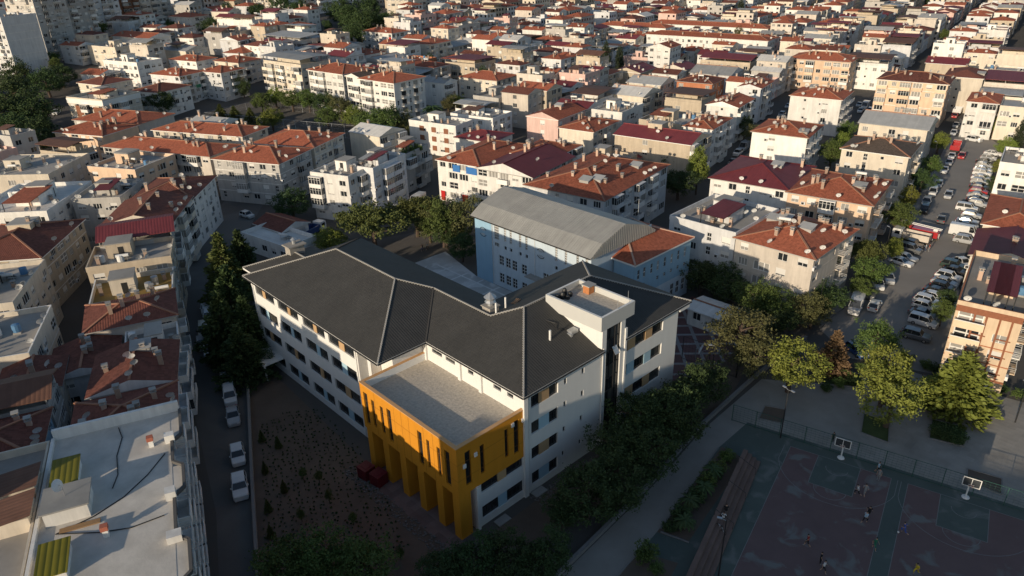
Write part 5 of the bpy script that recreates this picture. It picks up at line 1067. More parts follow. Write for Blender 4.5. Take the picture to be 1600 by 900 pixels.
for i, (x, y, rad, H) in enumerate([(53.4,322.9, 7, 13), (52.8,291.5, 7, 13), (40.9,274.0, 7, 12), (68.2,337.5, 5.5, 11), (41.6,259.0, 6, 11), (43.1,294.7, 7, 13), (47.6,268.4, 6, 11), (76.5,349.6, 5, 9), (62.0,351.9, 6, 12)]):
    tree('dark', x, y, rad, H, ORD[i]+' tree of the dark grove at the left edge, counted from its front', 'dark grove at the left edge')
for i, (x, y, rad, H) in enumerate([(127.4,265.3, 3.8, 8), (129.3,256.2, 4, 8), (133.0,250.3, 3.6, 9), (136.1,243.8, 4, 8), (137.9,236.2, 4, 8), (133.8,220.9, 4.2, 8), (128.4,205.0, 4.4, 9), (127.3,195.8, 5, 11.5), (135.4,200.4, 4, 10), (136.4,194.8, 3.6, 8.6), (112.1,238.7, 4, 8), (126.6,226.3, 3.6, 8)]):
    tree(['lime', 'broad', 'broad', 'dark', 'olive'][i % 5], x, y, rad, H, ORD[i]+' tree from the left along the caged pitch', 'trees along the caged pitch')
for i, (x, y, rad, H) in enumerate([(227.5,369.1, 7, 16), (223.1,349.9, 7, 16), (234.6,353.4, 7, 13), (247.3,361.2, 6, 12), (207.0,334.6, 6, 12), (236.2,392.6, 7, 15), (256.5,393.5, 7, 15), (219.6,429.9, 6, 14), (220.1,408.3, 5, 14), (202.4,424.9, 5, 12), (187.5,430.4, 5, 12)]):
    tree('dark', x, y, rad, H, ORD[i]+' big dark tree of the wood behind the long white flats', 'wood behind the white flats')
for i, (x, y, rad) in enumerate([(68.1,34.2, 1.0), (65.2,33.7, 1.1), (62.1,33.3, 1.2), (59.2,33.0, 1.2), (55.7,32.6, 1.2), (53.5,32.3, .9), (48.2,31.7, 1.3), (47.5,29.9, .8)]):
    tree('bush', x, y, rad, rad*1.5, ORD[i]+' rounded shrub along the path bed, from the top', 'shrubs in the path bed')
for i, (x, y, rad) in enumerate([(92.1,17.5, 1.2), (91.9,16.6, 1.2), (92.0,15.4, 1.3)]):
    tree('bush', x, y, rad, rad*1.4, ['left', 'middle', 'right'][i]+' clipped shrub in the square park bed', 'clipped shrubs in the square bed')
for i, (x, y) in enumerate([(60.7,32.8), (57.7,32.8), (64.0,33.7), (54.6,31.3)]):
    tree('palm', x, y, 1.2, 2.0, ORD[i]+' low spiky palm in the path bed, from the top', 'low palms in the path bed')
for i, (x, y) in enumerate([(28.7,69.0), (29.8,67.1), (28.9,63.3), (25.0,62.8), (24.9,58.1), (28.9,58.1), (29.7,50.1), (29.5,77.0), (25.9,68.6), (23.0,67.0), (21.3,63.0), (25.9,73.5), (28.6,79.8)]):
    tree('broad' if i < 7 else 'conifer', x, y, .42, 1.9, ORD[i]+' staked young tree in the school garden, counted from the middle', 'young trees in the school garden')
for i, (x, y) in enumerate([(91.7,32.4), (93.9,31.6), (95.8,30.5), (96.8,31.9), (100.2,31.0), (107.6,24.6), (107.7,23.3), (108.6,14.7), (108.4,12.7), (107.5,27.0)]):
    tree('bush', x, y, .9, 1.2, ORD[i]+' low hedge shrub along the upper park edge', 'hedge shrubs along the upper park')
# planted ground cover in the garden: hundreds of tiny tufts
GPOLY = [(31.9,86.7), (37.8,80.7), (36.9,69.5), (34.4,60.1), (31.7,51.3), (26.7,48.9), (17.8,57.8)]
def in_poly(p, poly):
    x, y = p; c = False
    for i in range(len(poly)):
        (x1, y1), (x2, y2) = poly[i], poly[i-1]
        if (y1 > y) != (y2 > y) and x < (x2-x1)*(y-y1)/(y2-y1)+x1: c = not c
    return c
gc = MB(); o_ = Vector((37.2,58.8))
for i in range(60):
    for j in range(34):
        u = Vector((15.5+j*.55+rnd.uniform(-.1, .1), 0)); px_, py_ = 12+j*.62+i*.27, 42+i*.70+(j % 2)*.3
        px_ += rnd.uniform(-.14, .14); py_ += rnd.uniform(-.16, .16)
        if not in_poly((px_, py_), GPOLY) or rnd.random() < .22: continue
        h = rnd.uniform(.1, .38)
        for k in range(3):
            a = rnd.random()*6.28; x, y = px_+rnd.uniform(-.08, .08), py_+rnd.uniform(-.08, .08); gc.face([(x-.09*math.cos(a), y-.09*math.sin(a), .01), (x+.09*math.cos(a), y+.09*math.sin(a), .01), (x+.1*math.cos(a+.5), y+.1*math.sin(a+.5), h*.7), (x-.1*math.cos(a-.5), y-.1*math.sin(a-.5), h*.7)])
o = stuff(gc.build('ground_cover_plants', LEAF['dark'])); o['label'] = 'rows of small planted tufts in the school garden soil'; o['category'] = 'plants'
rb = MB()
for k in range(900):
    t = rnd.random(); x, y = (34.3-rnd.random()*1.6, 47+t*20) if k < 450 else (46+rnd.random()*12, 43.6+rnd.random()*3.2)
    s = rnd.uniform(.05, .22); rb.box(x, y, 0, x+s, y+s*rnd.uniform(.6, 1.3), s*rnd.uniform(.4, .9))
o = stuff(rb.build('rubble', mat('rubble_stone', (.16, .15, .14), .95, noise=.4, ns=3))); o['label'] = 'broken stones and rubble along the school foundations'; o['category'] = 'rubble'

# ------------------------------------------------------------------ vehicles
PAINT = {k: mat('car_paint_'+k, c, .3, spec=.5, coat=.6) for k, c in {'white': (.66, .66, .65), 'silver': (.36, .37, .38), 'grey': (.12, .125, .13), 'black': (.018, .018, .02), 'red': (.38, .02, .025), 'blue': (.03, .07, .2), 'beige': (.4, .35, .27), 'dark green': (.03, .05, .04)}.items()}
TYRE = mat('tyre', (.015, .015, .015), .9); RIM = mat('rim', (.4, .4, .41), .35, metal=.7); CGL = mat('car_glass', (.012, .015, .018), .08, spec=.7)
LAMP = mat('headlamp', (.6, .6, .58), .15); TAIL = mat('tail_lamp', (.3, .01, .01), .3); CHROME = DARKM
def loft(b, secs, m=0):
    """secs: list of (x, [(y, z) half outline from bottom to top centre]) mirrored"""
    rings = []
    for x, pts in secs:
        ring = [(x, y, z) for y, z in pts]+[(x, -y, z) for y, z in reversed(pts)]; i = len(b.v); b.v.extend(ring); rings.append((i, len(ring)))
    for (i, n), (j, _) in zip(rings, rings[1:]):
        for k in range(n): b.f.append((i+k, i+(k+1) % n, j+(k+1) % n, j+k)); b.m.append(m)
    i, n = rings[0]; b.f.append(tuple(i+k for k in range(n))); b.m.append(m); i, n = rings[-1]; b.f.append(tuple(i+n-1-k for k in range(n))); b.m.append(m)
def car_kit(L, Wd, hood, roof_z, cab, belt=.88):
    """cab: (x windscreen base, x roof front, x roof rear, x rear window base)"""
    h = Wd/2; b = MB(); x0, x1 = -L/2, L/2; prof = lambda zt, wy: [(wy*.9, .22), (wy, .45), (wy*.985, zt-.12), (wy*.9, zt)]
    loft(b, [(x0, prof(hood-.16, h*.86)), (x0+.12, prof(hood-.04, h*.95)), (x0+.5, prof(hood, h)), (cab[0], prof(belt, h)), (cab[3], prof(belt+.02, h)), (x1-.25, prof(belt-.02 if cab[3] > x1-.45 else hood+.06, h*.97)), (x1, prof(hood-.1, h*.88))])
    body = b.mesh('body', [PAINT['white']])
    g = MB(); t = lambda wy, z0, z1: [(wy, z0), (wy*.98, z0+.02), (wy*.84, z1-.02), (wy*.8, z1)]
    hh = h*.93
    v = [(cab[0], -hh, belt-.03), (cab[0], hh, belt-.03), (cab[3], hh, belt-.01), (cab[3], -hh, belt-.01), (cab[1], -hh*.82, roof_z), (cab[1], hh*.82, roof_z), (cab[2], hh*.82, roof_z), (cab[2], -hh*.82, roof_z)]
    for f in ((0, 1, 5, 4), (1, 2, 6, 5), (2, 3, 7, 6), (3, 0, 4, 7)): g.face([v[k] for k in f])
    glass = g.mesh('glass', [CGL])
    r = MB(); c = [(cab[1]-.06, roof_z-.02), ((cab[1]+cab[2])/2, roof_z+.05), (cab[2]+.08, roof_z-.02)]; q = hh*.84
    for (xa, za), (xb, zb) in zip(c, c[1:]): r.face([(xa, -q, za), (xb, -q, zb), (xb, q, zb), (xa, q, za)]); r.face([(xa, -q, za-.05), (xb, -q, zb-.05), (xb, -q, zb), (xa, -q, za)]); r.face([(xa, q, za-.05), (xb, q, zb-.05), (xb, q, zb), (xa, q, za)])
    for s in (-1, 1):
        for a, e in (((cab[0], s*hh, belt-.02), (cab[1], s*q, roof_z)), ((cab[3], s*hh, belt), (cab[2], s*q, roof_z)), (((cab[0]+cab[3])/2+.1, s*(hh+.01), belt), ((cab[1]+cab[2])/2, s*(q+.0), roof_z))): r.bar(a, e, .07)
        r.box(cab[0]+.25, s*(h+.06)-.07, belt+.02, cab[0]+.4, s*(h+.06)+.07, belt+.15)
    roof = r.mesh('roof', [PAINT['white']])
    return dict(body=body, glass=glass, roof=roof, L=L, h=h, hood=hood)
w_ = MB(); w_.lathe([(.0, -.1), (.31, -.1), (.32, 0), (.31, .1), (.0, .1)], 12, 0); WHEEL = w_.mesh('tyre', [TYRE]); w_ = MB(); w_.lathe([(.0, -.11), (.2, -.11), (.2, .11), (.0, .11)], 8, 0); RIMM = w_.mesh('rim', [RIM])
w_ = MB(); w_.box(-.05, -.18, -.08, .1, .18, .08); HLM = w_.mesh('headlight', [LAMP]); w_ = MB(); w_.box(-.1, -.15, -.1, .03, .15, .1); TLM = w_.mesh('tail_light', [TAIL])
KITS = {'sedan': car_kit(4.45, 1.76, .86, 1.43, (-.95, -.25, 1.0, 1.7), .9), 'hatchback': car_kit(4.0, 1.74, .9, 1.5, (-.95, -.35, 1.4, 1.85), .93), 'suv': car_kit(4.4, 1.84, 1.02, 1.68, (-1.0, -.45, 1.6, 2.05), 1.05),
        'minivan': car_kit(4.4, 1.8, 1.05, 1.82, (-1.25, -.65, 1.95, 2.1), 1.1), 'van': car_kit(5.6, 2.0, 1.25, 2.5, (-2.1, -1.5, 2.65, 2.75), 1.3)}
def car(kind, colour, x, y, ang, label, group):
    k = KITS[kind]; e = thing('parked_car' if kind != 'van' else 'parked_van', label, 'car' if kind != 'van' else 'van', (x, y, zg(x, y)), R(ang), group); p = PAINT[colour]
    place(k['body'], 'body', e, mats={0: p})
    if kind == 'van':
        b = MB(); b.box(-.9, -.985, 1.2, 2.78, .985, 2.47); place(b.mesh('cargo_body', [p]), 'cargo_body', e)
    place(k['glass'], 'glass', e); place(k['roof'], 'roof', e, mats={0: p})
    for sx in (-.31, .29):
        for s in (-1, 1):
            w = place(WHEEL, 'wheel', e, (k['L']*sx, s*(k['h']-.1), .32)); w.rotation_euler = (math.pi/2, 0, 0); place(RIMM, 'rim', w)
    for s in (-1, 1): place(HLM, 'headlight', e, (-k['L']/2+.04, s*k['h']*.62, k['hood']-.22)); place(TLM, 'tail_light', e, (k['L']/2-.0, s*k['h']*.68, k['hood']-.12))
    return e
CA = 11+90  # cars in the parked rows stand across the street
def rowcars(rows, group, phrase):
    cnt = {}
    for kind, colour, x, y, ang in rows:
        n = cnt[(kind, colour)] = cnt.get((kind, colour), 0)+1
        tot = sum(1 for r_ in rows if r_[:2] == (kind, colour))
        car(kind, colour, x, y, ang, ('%s %s %s' % (colour, kind, phrase)) if tot == 1 else '%s %s %s %s' % (ORD[n-1], colour, kind, phrase), group)
rowcars([('sedan', 'white', 237.9,51.9, 97), ('hatchback', 'silver', 232.2,51.4, 97), ('sedan', 'black', 227.6,50.9, 97), ('hatchback', 'silver', 223.5,50.0, 98), ('sedan', 'white', 219.5,49.1, 98), ('suv', 'white', 215.7,48.2, 98), ('sedan', 'white', 211.3,47.2, 98), ('hatchback', 'silver', 207.7,46.5, 98), ('sedan', 'black', 203.2,45.2, 98), ('hatchback', 'red', 199.3,44.3, 98), ('sedan', 'silver', 195.6,43.4, 98), ('sedan', 'black', 192.0,42.5, 99), ('suv', 'silver', 189.3,41.4, 99), ('minivan', 'white', 184.4,42.4, 99), ('hatchback', 'silver', 180.4,40.2, 100), ('sedan', 'white', 175.6,39.6, 100), ('sedan', 'silver', 172.6,38.8, 100)], 'cars in the long parked row', 'in the long right-hand parked row, counted downwards')
rowcars([('van', 'white', 167.5,37.8, 98), ('suv', 'silver', 163.5,36.3, 98), ('sedan', 'white', 151.3,33.0, 55), ('suv', 'dark green', 148.5,33.8, 92), ('sedan', 'black', 146.2,32.7, 92), ('suv', 'white', 142.4,32.7, 92), ('sedan', 'silver', 139.6,32.4, 92), ('hatchback', 'black', 137.3,32.0, 92), ('sedan', 'black', 134.5,32.0, 92), ('sedan', 'white', 132.2,31.7, 92), ('suv', 'white', 129.4,31.9, 92), ('hatchback', 'white', 127.3,31.5, 92), ('sedan', 'grey', 124.0,30.7, 92), ('minivan', 'white', 121.2,29.7, 92), ('suv', 'grey', 115.7,28.9, 98)], 'cars in the lower parked row', 'in the lower parked row, counted towards the yellow block')
rowcars([('hatchback', 'red', 229.5,57.4, 11), ('sedan', 'white', 227.6,59.4, 12), ('sedan', 'silver', 220.5,57.8, 12), ('sedan', 'white', 212.3,56.3, 12), ('hatchback', 'silver', 198.7,53.2, 12), ('minivan', 'white', 191.2,52.0, 12), ('suv', 'silver', 182.9,50.6, 12), ('minivan', 'black', 177.1,49.0, 12), ('suv', 'black', 153.7,43.3, 88), ('minivan', 'grey', 151.0,42.7, 88), ('sedan', 'silver', 146.3,41.8, 85), ('sedan', 'white', 143.5,41.6, 85), ('sedan', 'silver', 134.5,40.5, 30), ('hatchback', 'white', 130.5,40.8, 32), ('sedan', 'grey', 126.1,40.4, 22)], 'cars along the kerb', 'at the left kerb of the car park street, counted downwards')
car('van', 'white', 119.0,39.9, 14, 'large white panel van parked at the car park entrance', None)
car('hatchback', 'white', 121.7,37.8, 190, 'white hatchback beside the large white panel van', None)
car('sedan', 'grey', 173.4,44.2, 195, 'dark grey saloon driving down the middle of the car park street', None)
car('hatchback', 'blue', 104.7,33.7, 60, 'blue car half hidden behind the brown conifer', None)
rowcars([('hatchback', 'white', 66.4,163.4, 100), ('sedan', 'black', 37.5,134.4, 60), ('sedan', 'white', 39.1,122.5, 70), ('hatchback', 'white', 38.6,120.6, 70), ('suv', 'white', 38.1,118.7, 70), ('hatchback', 'silver', 37.6,116.9, 70), ('minivan', 'beige', 35.3,114.3, 68), ('hatchback', 'silver', 33.3,110.3, 70), ('hatchback', 'white', 33.2,107.2, 68)], 'cars on the far left street', 'beside the conifers on the left street')
rowcars([('hatchback', 'silver', 31.3,96.6, 70), ('minivan', 'white', 29.9,92.3, 70), ('sedan', 'silver', 28.1,87.4, 70), ('hatchback', 'white', 24.8,78.8, 70), ('suv', 'white', 22.3,72.8, 69)], 'cars along the garden wall', 'parked along the garden wall')
rowcars([('sedan', 'white', 93.6,140.6, 25), ('van', 'white', 100.2,140.5, 22), ('hatchback', 'silver', 191.5,48.6, 12)], 'other cars', 'on a side street')
rowcars([('sedan', 'silver', 276.9,106.3, 12), ('van', 'white', 274.7,103.3, 12), ('sedan', 'white', 267.9,102.0, 12), ('suv', 'white', 269.6,99.4, 12), ('sedan', 'silver', 258.6,124.5, 12), ('suv', 'silver', 244.4,119.6, 12), ('sedan', 'black', 182.1,101.7, 12), ('suv', 'white', 190.9,105.3, 12), ('van', 'silver', 197.0,106.8, 12), ('sedan', 'red', 280.3,75.3, 12), ('sedan', 'silver', 266.3,70.5, 12), ('hatchback', 'white', 255.3,67.7, 12), ('suv', 'white', 250.6,60.6, 80), ('sedan', 'silver', 92.6,401.9, 30), ('hatchback', 'white', 93.4,397.8, 30), ('suv', 'white', 63.3,311.5, 60), ('sedan', 'silver', 51.2,287.4, 60)], 'cars on the streets behind', 'on a street among the back houses')
# fire engine with ladder, tipper truck, garbage truck, pickup
def truck(name, label, x, y, ang, cab, bedc, kind):
    e = thing(name, label, 'truck', (x, y, 0), R(ang)); p = PAINT[cab]
    b = MB(); loft(b, [(-3.6, [(.95, .5), (1.1, .7), (1.08, 1.4), (1.0, 2.3)]), (-3.45, [(.98, .5), (1.15, .7), (1.13, 1.5), (1.05, 2.55)]), (-1.7, [(1.0, .5), (1.15, .7), (1.15, 1.6), (1.08, 2.6)])]); b.build('cab', p, e)
    g = MB(); g.box(-3.66, -.9, 1.5, -3.5, .9, 2.2); g.box(-3.1, -1.16, 1.5, -2.1, 1.16, 2.2); g.build('glass', CGL, e)
    ch = MB(); ch.box(-3.4, -.9, .45, 3.4, .9, .8); ch.build('chassis', DARKM, e)
    if kind == 'fire':
        b = MB(); b.box(-1.55, -1.18, .8, 3.5, 1.18, 2.1); b.box(-1.5, -1.2, 1.2, 3.4, -1.181, 1.45); b.build('body', p, e)
        l = MB()
        for s in (-.4, .4): l.bar((-3.9, s, 2.85), (3.9, s, 2.5), .1, .14)
        for k in range(18): xx = -3.8+k*.44; l.bar((xx, -.4, 2.85-(xx+3.9)*.045), (xx, .4, 2.85-(xx+3.9)*.045), .07)
        l.box(2.4, -.5, 2.1, 3.2, .5, 2.5); l.build('ladder', WHITE, e); l2 = MB(); l2.box(-3.4, -.8, 2.6, -3.0, .8, 2.75); l2.build('light_bar', PAINT['blue'], e)
    else:
        b = MB(); b.box(-1.5, -1.2, .9, 3.5, 1.2, 1.0)
        for q in ((-1.5, -1.2, 3.5, -1.1), (-1.5, 1.1, 3.5, 1.2), (-1.5, -1.1, -1.4, 1.1), (3.4, -1.1, 3.5, 1.1)): b.box(q[0], q[1], 1.0, q[2], q[3], 2.2)
        for k in range(6): b.box(-1.4+k*.95, -1.26, 1.0, -1.3+k*.95, -1.2, 2.2)
        b.build('cargo_bed', bedc, e)
    for sx in (-2.7, 1.6, 2.6):
        for s in (-1, 1): w = place(WHEEL, 'wheel', e, (sx, s*1.0, .45), scale=(1.4, 1.4, 1.4)); w.rotation_euler = (math.pi/2, 0, 0); place(RIMM, 'rim', w)
    for s in (-1, 1): place(HLM, 'headlight', e, (-3.6, s*.8, .85))
    return e
truck('fire_truck', 'red truck with white ladder across the car park edge', 160.6,44.2, 275, 'red', None, 'fire')
truck('tipper_truck', 'white tipper truck with tan load bed beside the red truck', 156.8,44.6, 275, 'white', WALL['beige'], 'tip')
truck('delivery_truck', 'red delivery truck at the top of the car park street', 236.4,61.2, 192, 'red', PAINT['red'], 'tip')
truck('box_truck', 'white box truck near the top of the car park street', 286.7,76.4, 190, 'white', PAINT['white'], 'tip')
truck('pickup_truck', 'white pickup loaded with blue and red crates near the gate', 71.4,141.2, 200, 'white', PAINT['blue'], 'tip')

# ------------------------------------------------------------------ people
SKIN = mat('skin', (.42, .26, .18), .7); HAIR = mat('hair', (.02, .015, .012), .8); SHOE = mat('shoe', (.3, .3, .3), .7)
CLOTH = {k: mat('cloth_'+k, c, .9) for k, c in {'white': (.62, .62, .62), 'black': (.02, .02, .022), 'blue': (.05, .10, .35), 'light blue': (.35, .48, .58), 'grey': (.25, .25, .25), 'green': (.03, .16, .10), 'red': (.3, .04, .04), 'yellow': (.6, .45, .04), 'denim': (.06, .09, .16)}.items()}
def person_mesh(pose):
    P_ = {'stand': dict(kl=(.10, .0, .50), kr=(-.10, .0, .50), fl=(.10, 0, .06), fr=(-.10, 0, .06), el=(.24, -.02, 1.12), er=(-.24, -.02, 1.12), hl=(.25, .08, .88), hr=(-.25, .08, .88), lean=0),
          'walk': dict(kl=(.10, .20, .53), kr=(-.10, -.04, .50), fl=(.10, .28, .06), fr=(-.10, -.34, .12), el=(.24, -.16, 1.14), er=(-.24, .08, 1.12), hl=(.24, -.12, .90), hr=(-.24, .24, .94), lean=.04),
          'run': dict(kl=(.10, .34, .66), kr=(-.10, -.08, .50), fl=(.10, .18, .26), fr=(-.10, -.48, .22), el=(.27, -.22, 1.16), er=(-.27, .10, 1.10), hl=(.25, -.02, 1.0), hr=(-.22, .34, 1.16), lean=.12),
          'sit': dict(kl=(.14, .42, .50), kr=(-.14, .42, .50), fl=(.14, .46, .06), fr=(-.14, .46, .06), el=(.26, .06, .82), er=(-.26, .06, .82), hl=(.16, .34, .62), hr=(-.16, .34, .62), lean=.06, drop=.42)}[pose]
    dz = P_.get('drop', 0); ln = P_['lean']
    V = [(0, 0, .96-dz), (0, ln*.5, 1.20-dz), (0, ln, 1.42-dz), (0, ln*1.1, 1.52-dz), (0, ln*1.2+.02, 1.64-dz), (0, ln*1.2+.01, 1.74-dz)]; rad = [.15, .145, .15, .06, .098, .07]; Ed = [(0, 1), (1, 2), (2, 3), (3, 4), (4, 5)]
    def chain(start, pts):
        p = start
        for q, r_ in pts: V.append(q); rad.append(r_); Ed.append((p, len(V)-1)); p = len(V)-1
    for s, k, f in ((1, 'kl', 'fl'), (-1, 'kr', 'fr')):
        f_ = P_[f]; chain(0, [((.1*s, 0, .90-dz), .105), (P_[k], .07), (f_, .045), ((f_[0], f_[1]+.15, max(.035, f_[2]-.02)), .036)])
    for s, e_, h_ in ((1, 'el', 'hl'), (-1, 'er', 'hr')):
        h2 = Vector(P_[h_]); el = Vector(P_[e_]); d = (h2-el).normalized(); chain(2, [((.19*s, ln, 1.40-dz), .062), (tuple(el), .046), (tuple(h2), .034), (tuple(h2+d*.09), .035), (tuple(h2+d*.17), .016)]); chain(len(V)-3, [(tuple(h2+d*.05+Vector((-.05*s, .02, 0))), .014)])
    me = bpy.data.meshes.new('person'); me.from_pydata(V, Ed, []); o = bpy.data.objects.new('person_tmp', me); COL.objects.link(o)
    md = o.modifiers.new('skin', 'SKIN'); md.use_smooth_shade = True
    for i, sv in enumerate(me.skin_vertices[0].data): sv.radius = (rad[i], rad[i]*(.72 if i in (1, 2) else 1)); sv.use_root = i == 0
    o.modifiers.new('sub', 'SUBSURF').levels = 1
    dg = bpy.context.evaluated_depsgraph_get(); m2 = bpy.data.meshes.new_from_object(o.evaluated_get(dg)); bpy.data.objects.remove(o)
    for q in (SKIN, CLOTH['white'], CLOTH['black'], HAIR, SHOE): m2.materials.append(q)
    for p in m2.polygons:
        c = p.center; z = c.z+dz; i = 1
        if z > 1.655 or (z > 1.58 and c.y < ln*1.2-.03): i = 3
        elif z > 1.47: i = 0
        elif abs(c.x) > .215 and z < 1.24: i = 0
        elif c.z < .09 and pose != 'sit' or (pose == 'sit' and c.z < .09): i = 4
        elif pose == 'sit' and (c.y > .1 or c.z < .5) and abs(c.x) < .215: i = 2
        elif z < .98 and abs(c.x) < .215: i = 2 if c.z > .42 or pose == 'stand' else 0
        p.material_index = i; p.use_smooth = True
    m2.name = 'person'; return m2
POSE = {k: person_mesh(k) for k in ('stand', 'walk', 'run', 'sit')}
for pose, x, y, z, rz, top, leg, lab in [
 ('run', 73.3,20.1, 0, 40, 'white', 'black', 'player in white top, left of the pair by the left hoop'), ('run', 73.9,19.5, 0, 300, 'grey', 'grey', 'player in grey clothes, right of the pair by the left hoop'),
 ('walk', 79.0,20.1, 0, 200, 'light blue', 'black', 'player in light blue top at the court fence'), ('stand', 77.8,19.5, 0, 90, 'grey', 'grey', 'person in grey just below the fence player'),
 ('run', 70.8,17.8, 0, 120, 'black', 'black', 'player all in black in the middle of the left court'), ('run', 69.5,17.7, 0, 250, 'light blue', 'black', 'player in pale blue shirt beside the black-clad player'),
 ('run', 70.9,14.0, 0, 20, 'blue', 'blue', 'player in blue kit on the right court beside the ball'), ('walk', 66.5,15.4, 0, 160, 'green', 'green', 'player in green shirt near the centre strip'),
 ('walk', 61.9,20.6, 0, 30, 'red', 'black', 'player in dark red top at the left of the court'), ('stand', 60.5,18.5, 0, 210, 'black', 'black', 'person in black at the bottom of the court'), ('walk', 59.7,17.8, 0, 190, 'white', 'black', 'person in white shirt at the bottom of the court'), ('run', 66.0,11.0, 0, 70, 'yellow', 'yellow', 'person in bright yellow at the bottom edge'),
 ('stand', 80.8,26.5, 0, 150, 'black', 'black', 'person in black standing behind the court fence'),
 ('stand', 153.3,40.5, 0, 200, 'light blue', 'denim', 'left of two people standing in the car park'), ('stand', 153.8,40.0, 0, 180, 'red', 'beige' if False else 'grey', 'right of two people standing in the car park'), ('walk', 161.0,40.8, 0, 90, 'white', 'white', 'person in white walking behind the red truck'),
 ('walk', 82.7,115.6, 0, 120, 'black', 'denim', 'left of two people walking in the courtyard'), ('walk', 83.9,115.4, 0, 100, 'grey', 'black', 'right of two people walking in the courtyard'),
 ('sit', 58.1,28.6, .72, 290, 'white', 'black', 'person in white sitting on the brown steps'), ('sit', 59.1,28.9, 1.0, 300, 'black', 'black', 'person in black sitting on the brown steps')]:
    o = place(POSE[pose], 'person', None, (x, y, z+.02), R(rz), mats={1: CLOTH[top], 2: CLOTH[leg]}); tag(o, lab, 'person', 'people')
b = MB(); b.lathe([(.0, -.12), (.07, -.1), (.12, 0), (.07, .1), (0, .12)], 10); o = b.build('football', WHITE, None, (70.7,14.5, .14), smooth=True); tag(o, 'white ball on the right basketball court', 'ball')
e = thing('bicycle', 'bicycle leaning below the people on the brown steps', 'bicycle', (56.8,28.1, .45), R(75)); b = MB()
for x in (-.5, .5):
    t = MB(); n = 14; t.tube([(x+.33*math.cos(6.283*k/n), 0, .33+.33*math.sin(6.283*k/n)) for k in range(n+1)], .025, 5); t.build('wheel', TYRE, e)
b.tube([(-.5, 0, .33), (-.15, 0, .8), (.35, 0, .85), (.5, 0, .33)], .025, 5); b.tube([(-.15, 0, .8), (.0, 0, .33), (.35, 0, .85)], .025, 5); b.build('frame', METAL, e); b = MB(); b.box(-.25, -.07, .85, -.02, .07, .92); b.build('saddle', DARKM, e); b = MB(); b.tube([(.33, -.25, .98), (.36, 0, .92), (.33, .25, .98)], .02, 5); b.build('handlebar', DARKM, e)
for i, (x, y, col) in enumerate([(85.5,92.6, CONC), (85.9,90.1, BRICKC), (86.4,85.5, WOOD), (85.7,94.9, DARKM)]):
    e = thing('scrap_pile', ['grey heap of scrap at the gym corner', 'reddish heap of scrap second from the gym corner', 'timber scrap heap by the gym wall', 'dark scrap heap left of the gym corner'][i], 'scrap', (x-1, y, 0), i*.7)
    for k in range(5): b = MB(); s_ = rnd.uniform(.4, .9); b.box(-s_, -s_*.6, 0, s_, s_*.6, rnd.uniform(.3, .9)); o = b.build('scrap_piece', col, e, (rnd.uniform(-1, 1), rnd.uniform(-.8, .8), 0)); o.rotation_euler = (rnd.uniform(-.2, .2), rnd.uniform(-.2, .2), rnd.random()*3)
# lamp posts
def lamp(x, y, h, label, arms=2):
    e = thing('street_lamp', label, 'street lamp', (x, y, 0), rnd.random()*3, 'lamp posts'); b = MB(); b.tube([(0, 0, 0), (0, 0, h)], [.09, .05], 7); b.build('pole', DARKM, e)
    for k in range(arms): s = 1 if k == 0 else -1; b = MB(); b.tube([(0, 0, h-.05), (s*.5, 0, h+.15)], .035, 5); b.box(s*.65-.25, -.12, h+.1, s*.65+.25, .12, h+.2); b.build('lamp_head', METAL, e)
for x, y, h, lab, ar in [(77.1,31.7, 7.5, 'two-headed lamp post beside the concrete patio', 2), (51.3,24.9, 8, 'thin lamp post in front of the brown steps', 1), (109.7,42.5, 8, 'grey lamp post at the car park entrance', 1), (172.9,51.2, 7, 'lamp post among the kerb trees by the fire truck', 1), (214.3,60.1, 7, 'lamp post by the upper kerb trees', 1), (142.9,44.6, 7, 'lamp post beside the round sunlit pine', 1), (125.3,223.5, 8, 'pale lamp post at the caged pitch', 1), (120.0,253.7, 9, 'tall lamp post left of the caged pitch', 1), (82.4,45.5, 6, 'thin lamp post by the fenced school yard', 1), (101.8,11.3, 6, 'lamp post by the right park hedge', 1)]: lamp(x, y, h, lab, ar)
e = [o for o in COL.objects if o.get('label', '').startswith('grey flats with creeper')][0]
for k, (x, y, z) in enumerate(((1.5, 1.5, 9.4), (4, 1, 9.6), (6.5, .6, 9.2), (3, .2, 7.6))): place(TREES['bush'][1][0], 'creeper', e, (x, y, z), k, (1.6, 1.0, 1.3))
# satellite dish lying in the school yard
e = place(DISHM, 'satellite_dish', None, (85.8,50.4, .2), .4, (2.0,)*3); tag(e, 'white satellite dish standing in the fenced school yard', 'satellite dish')

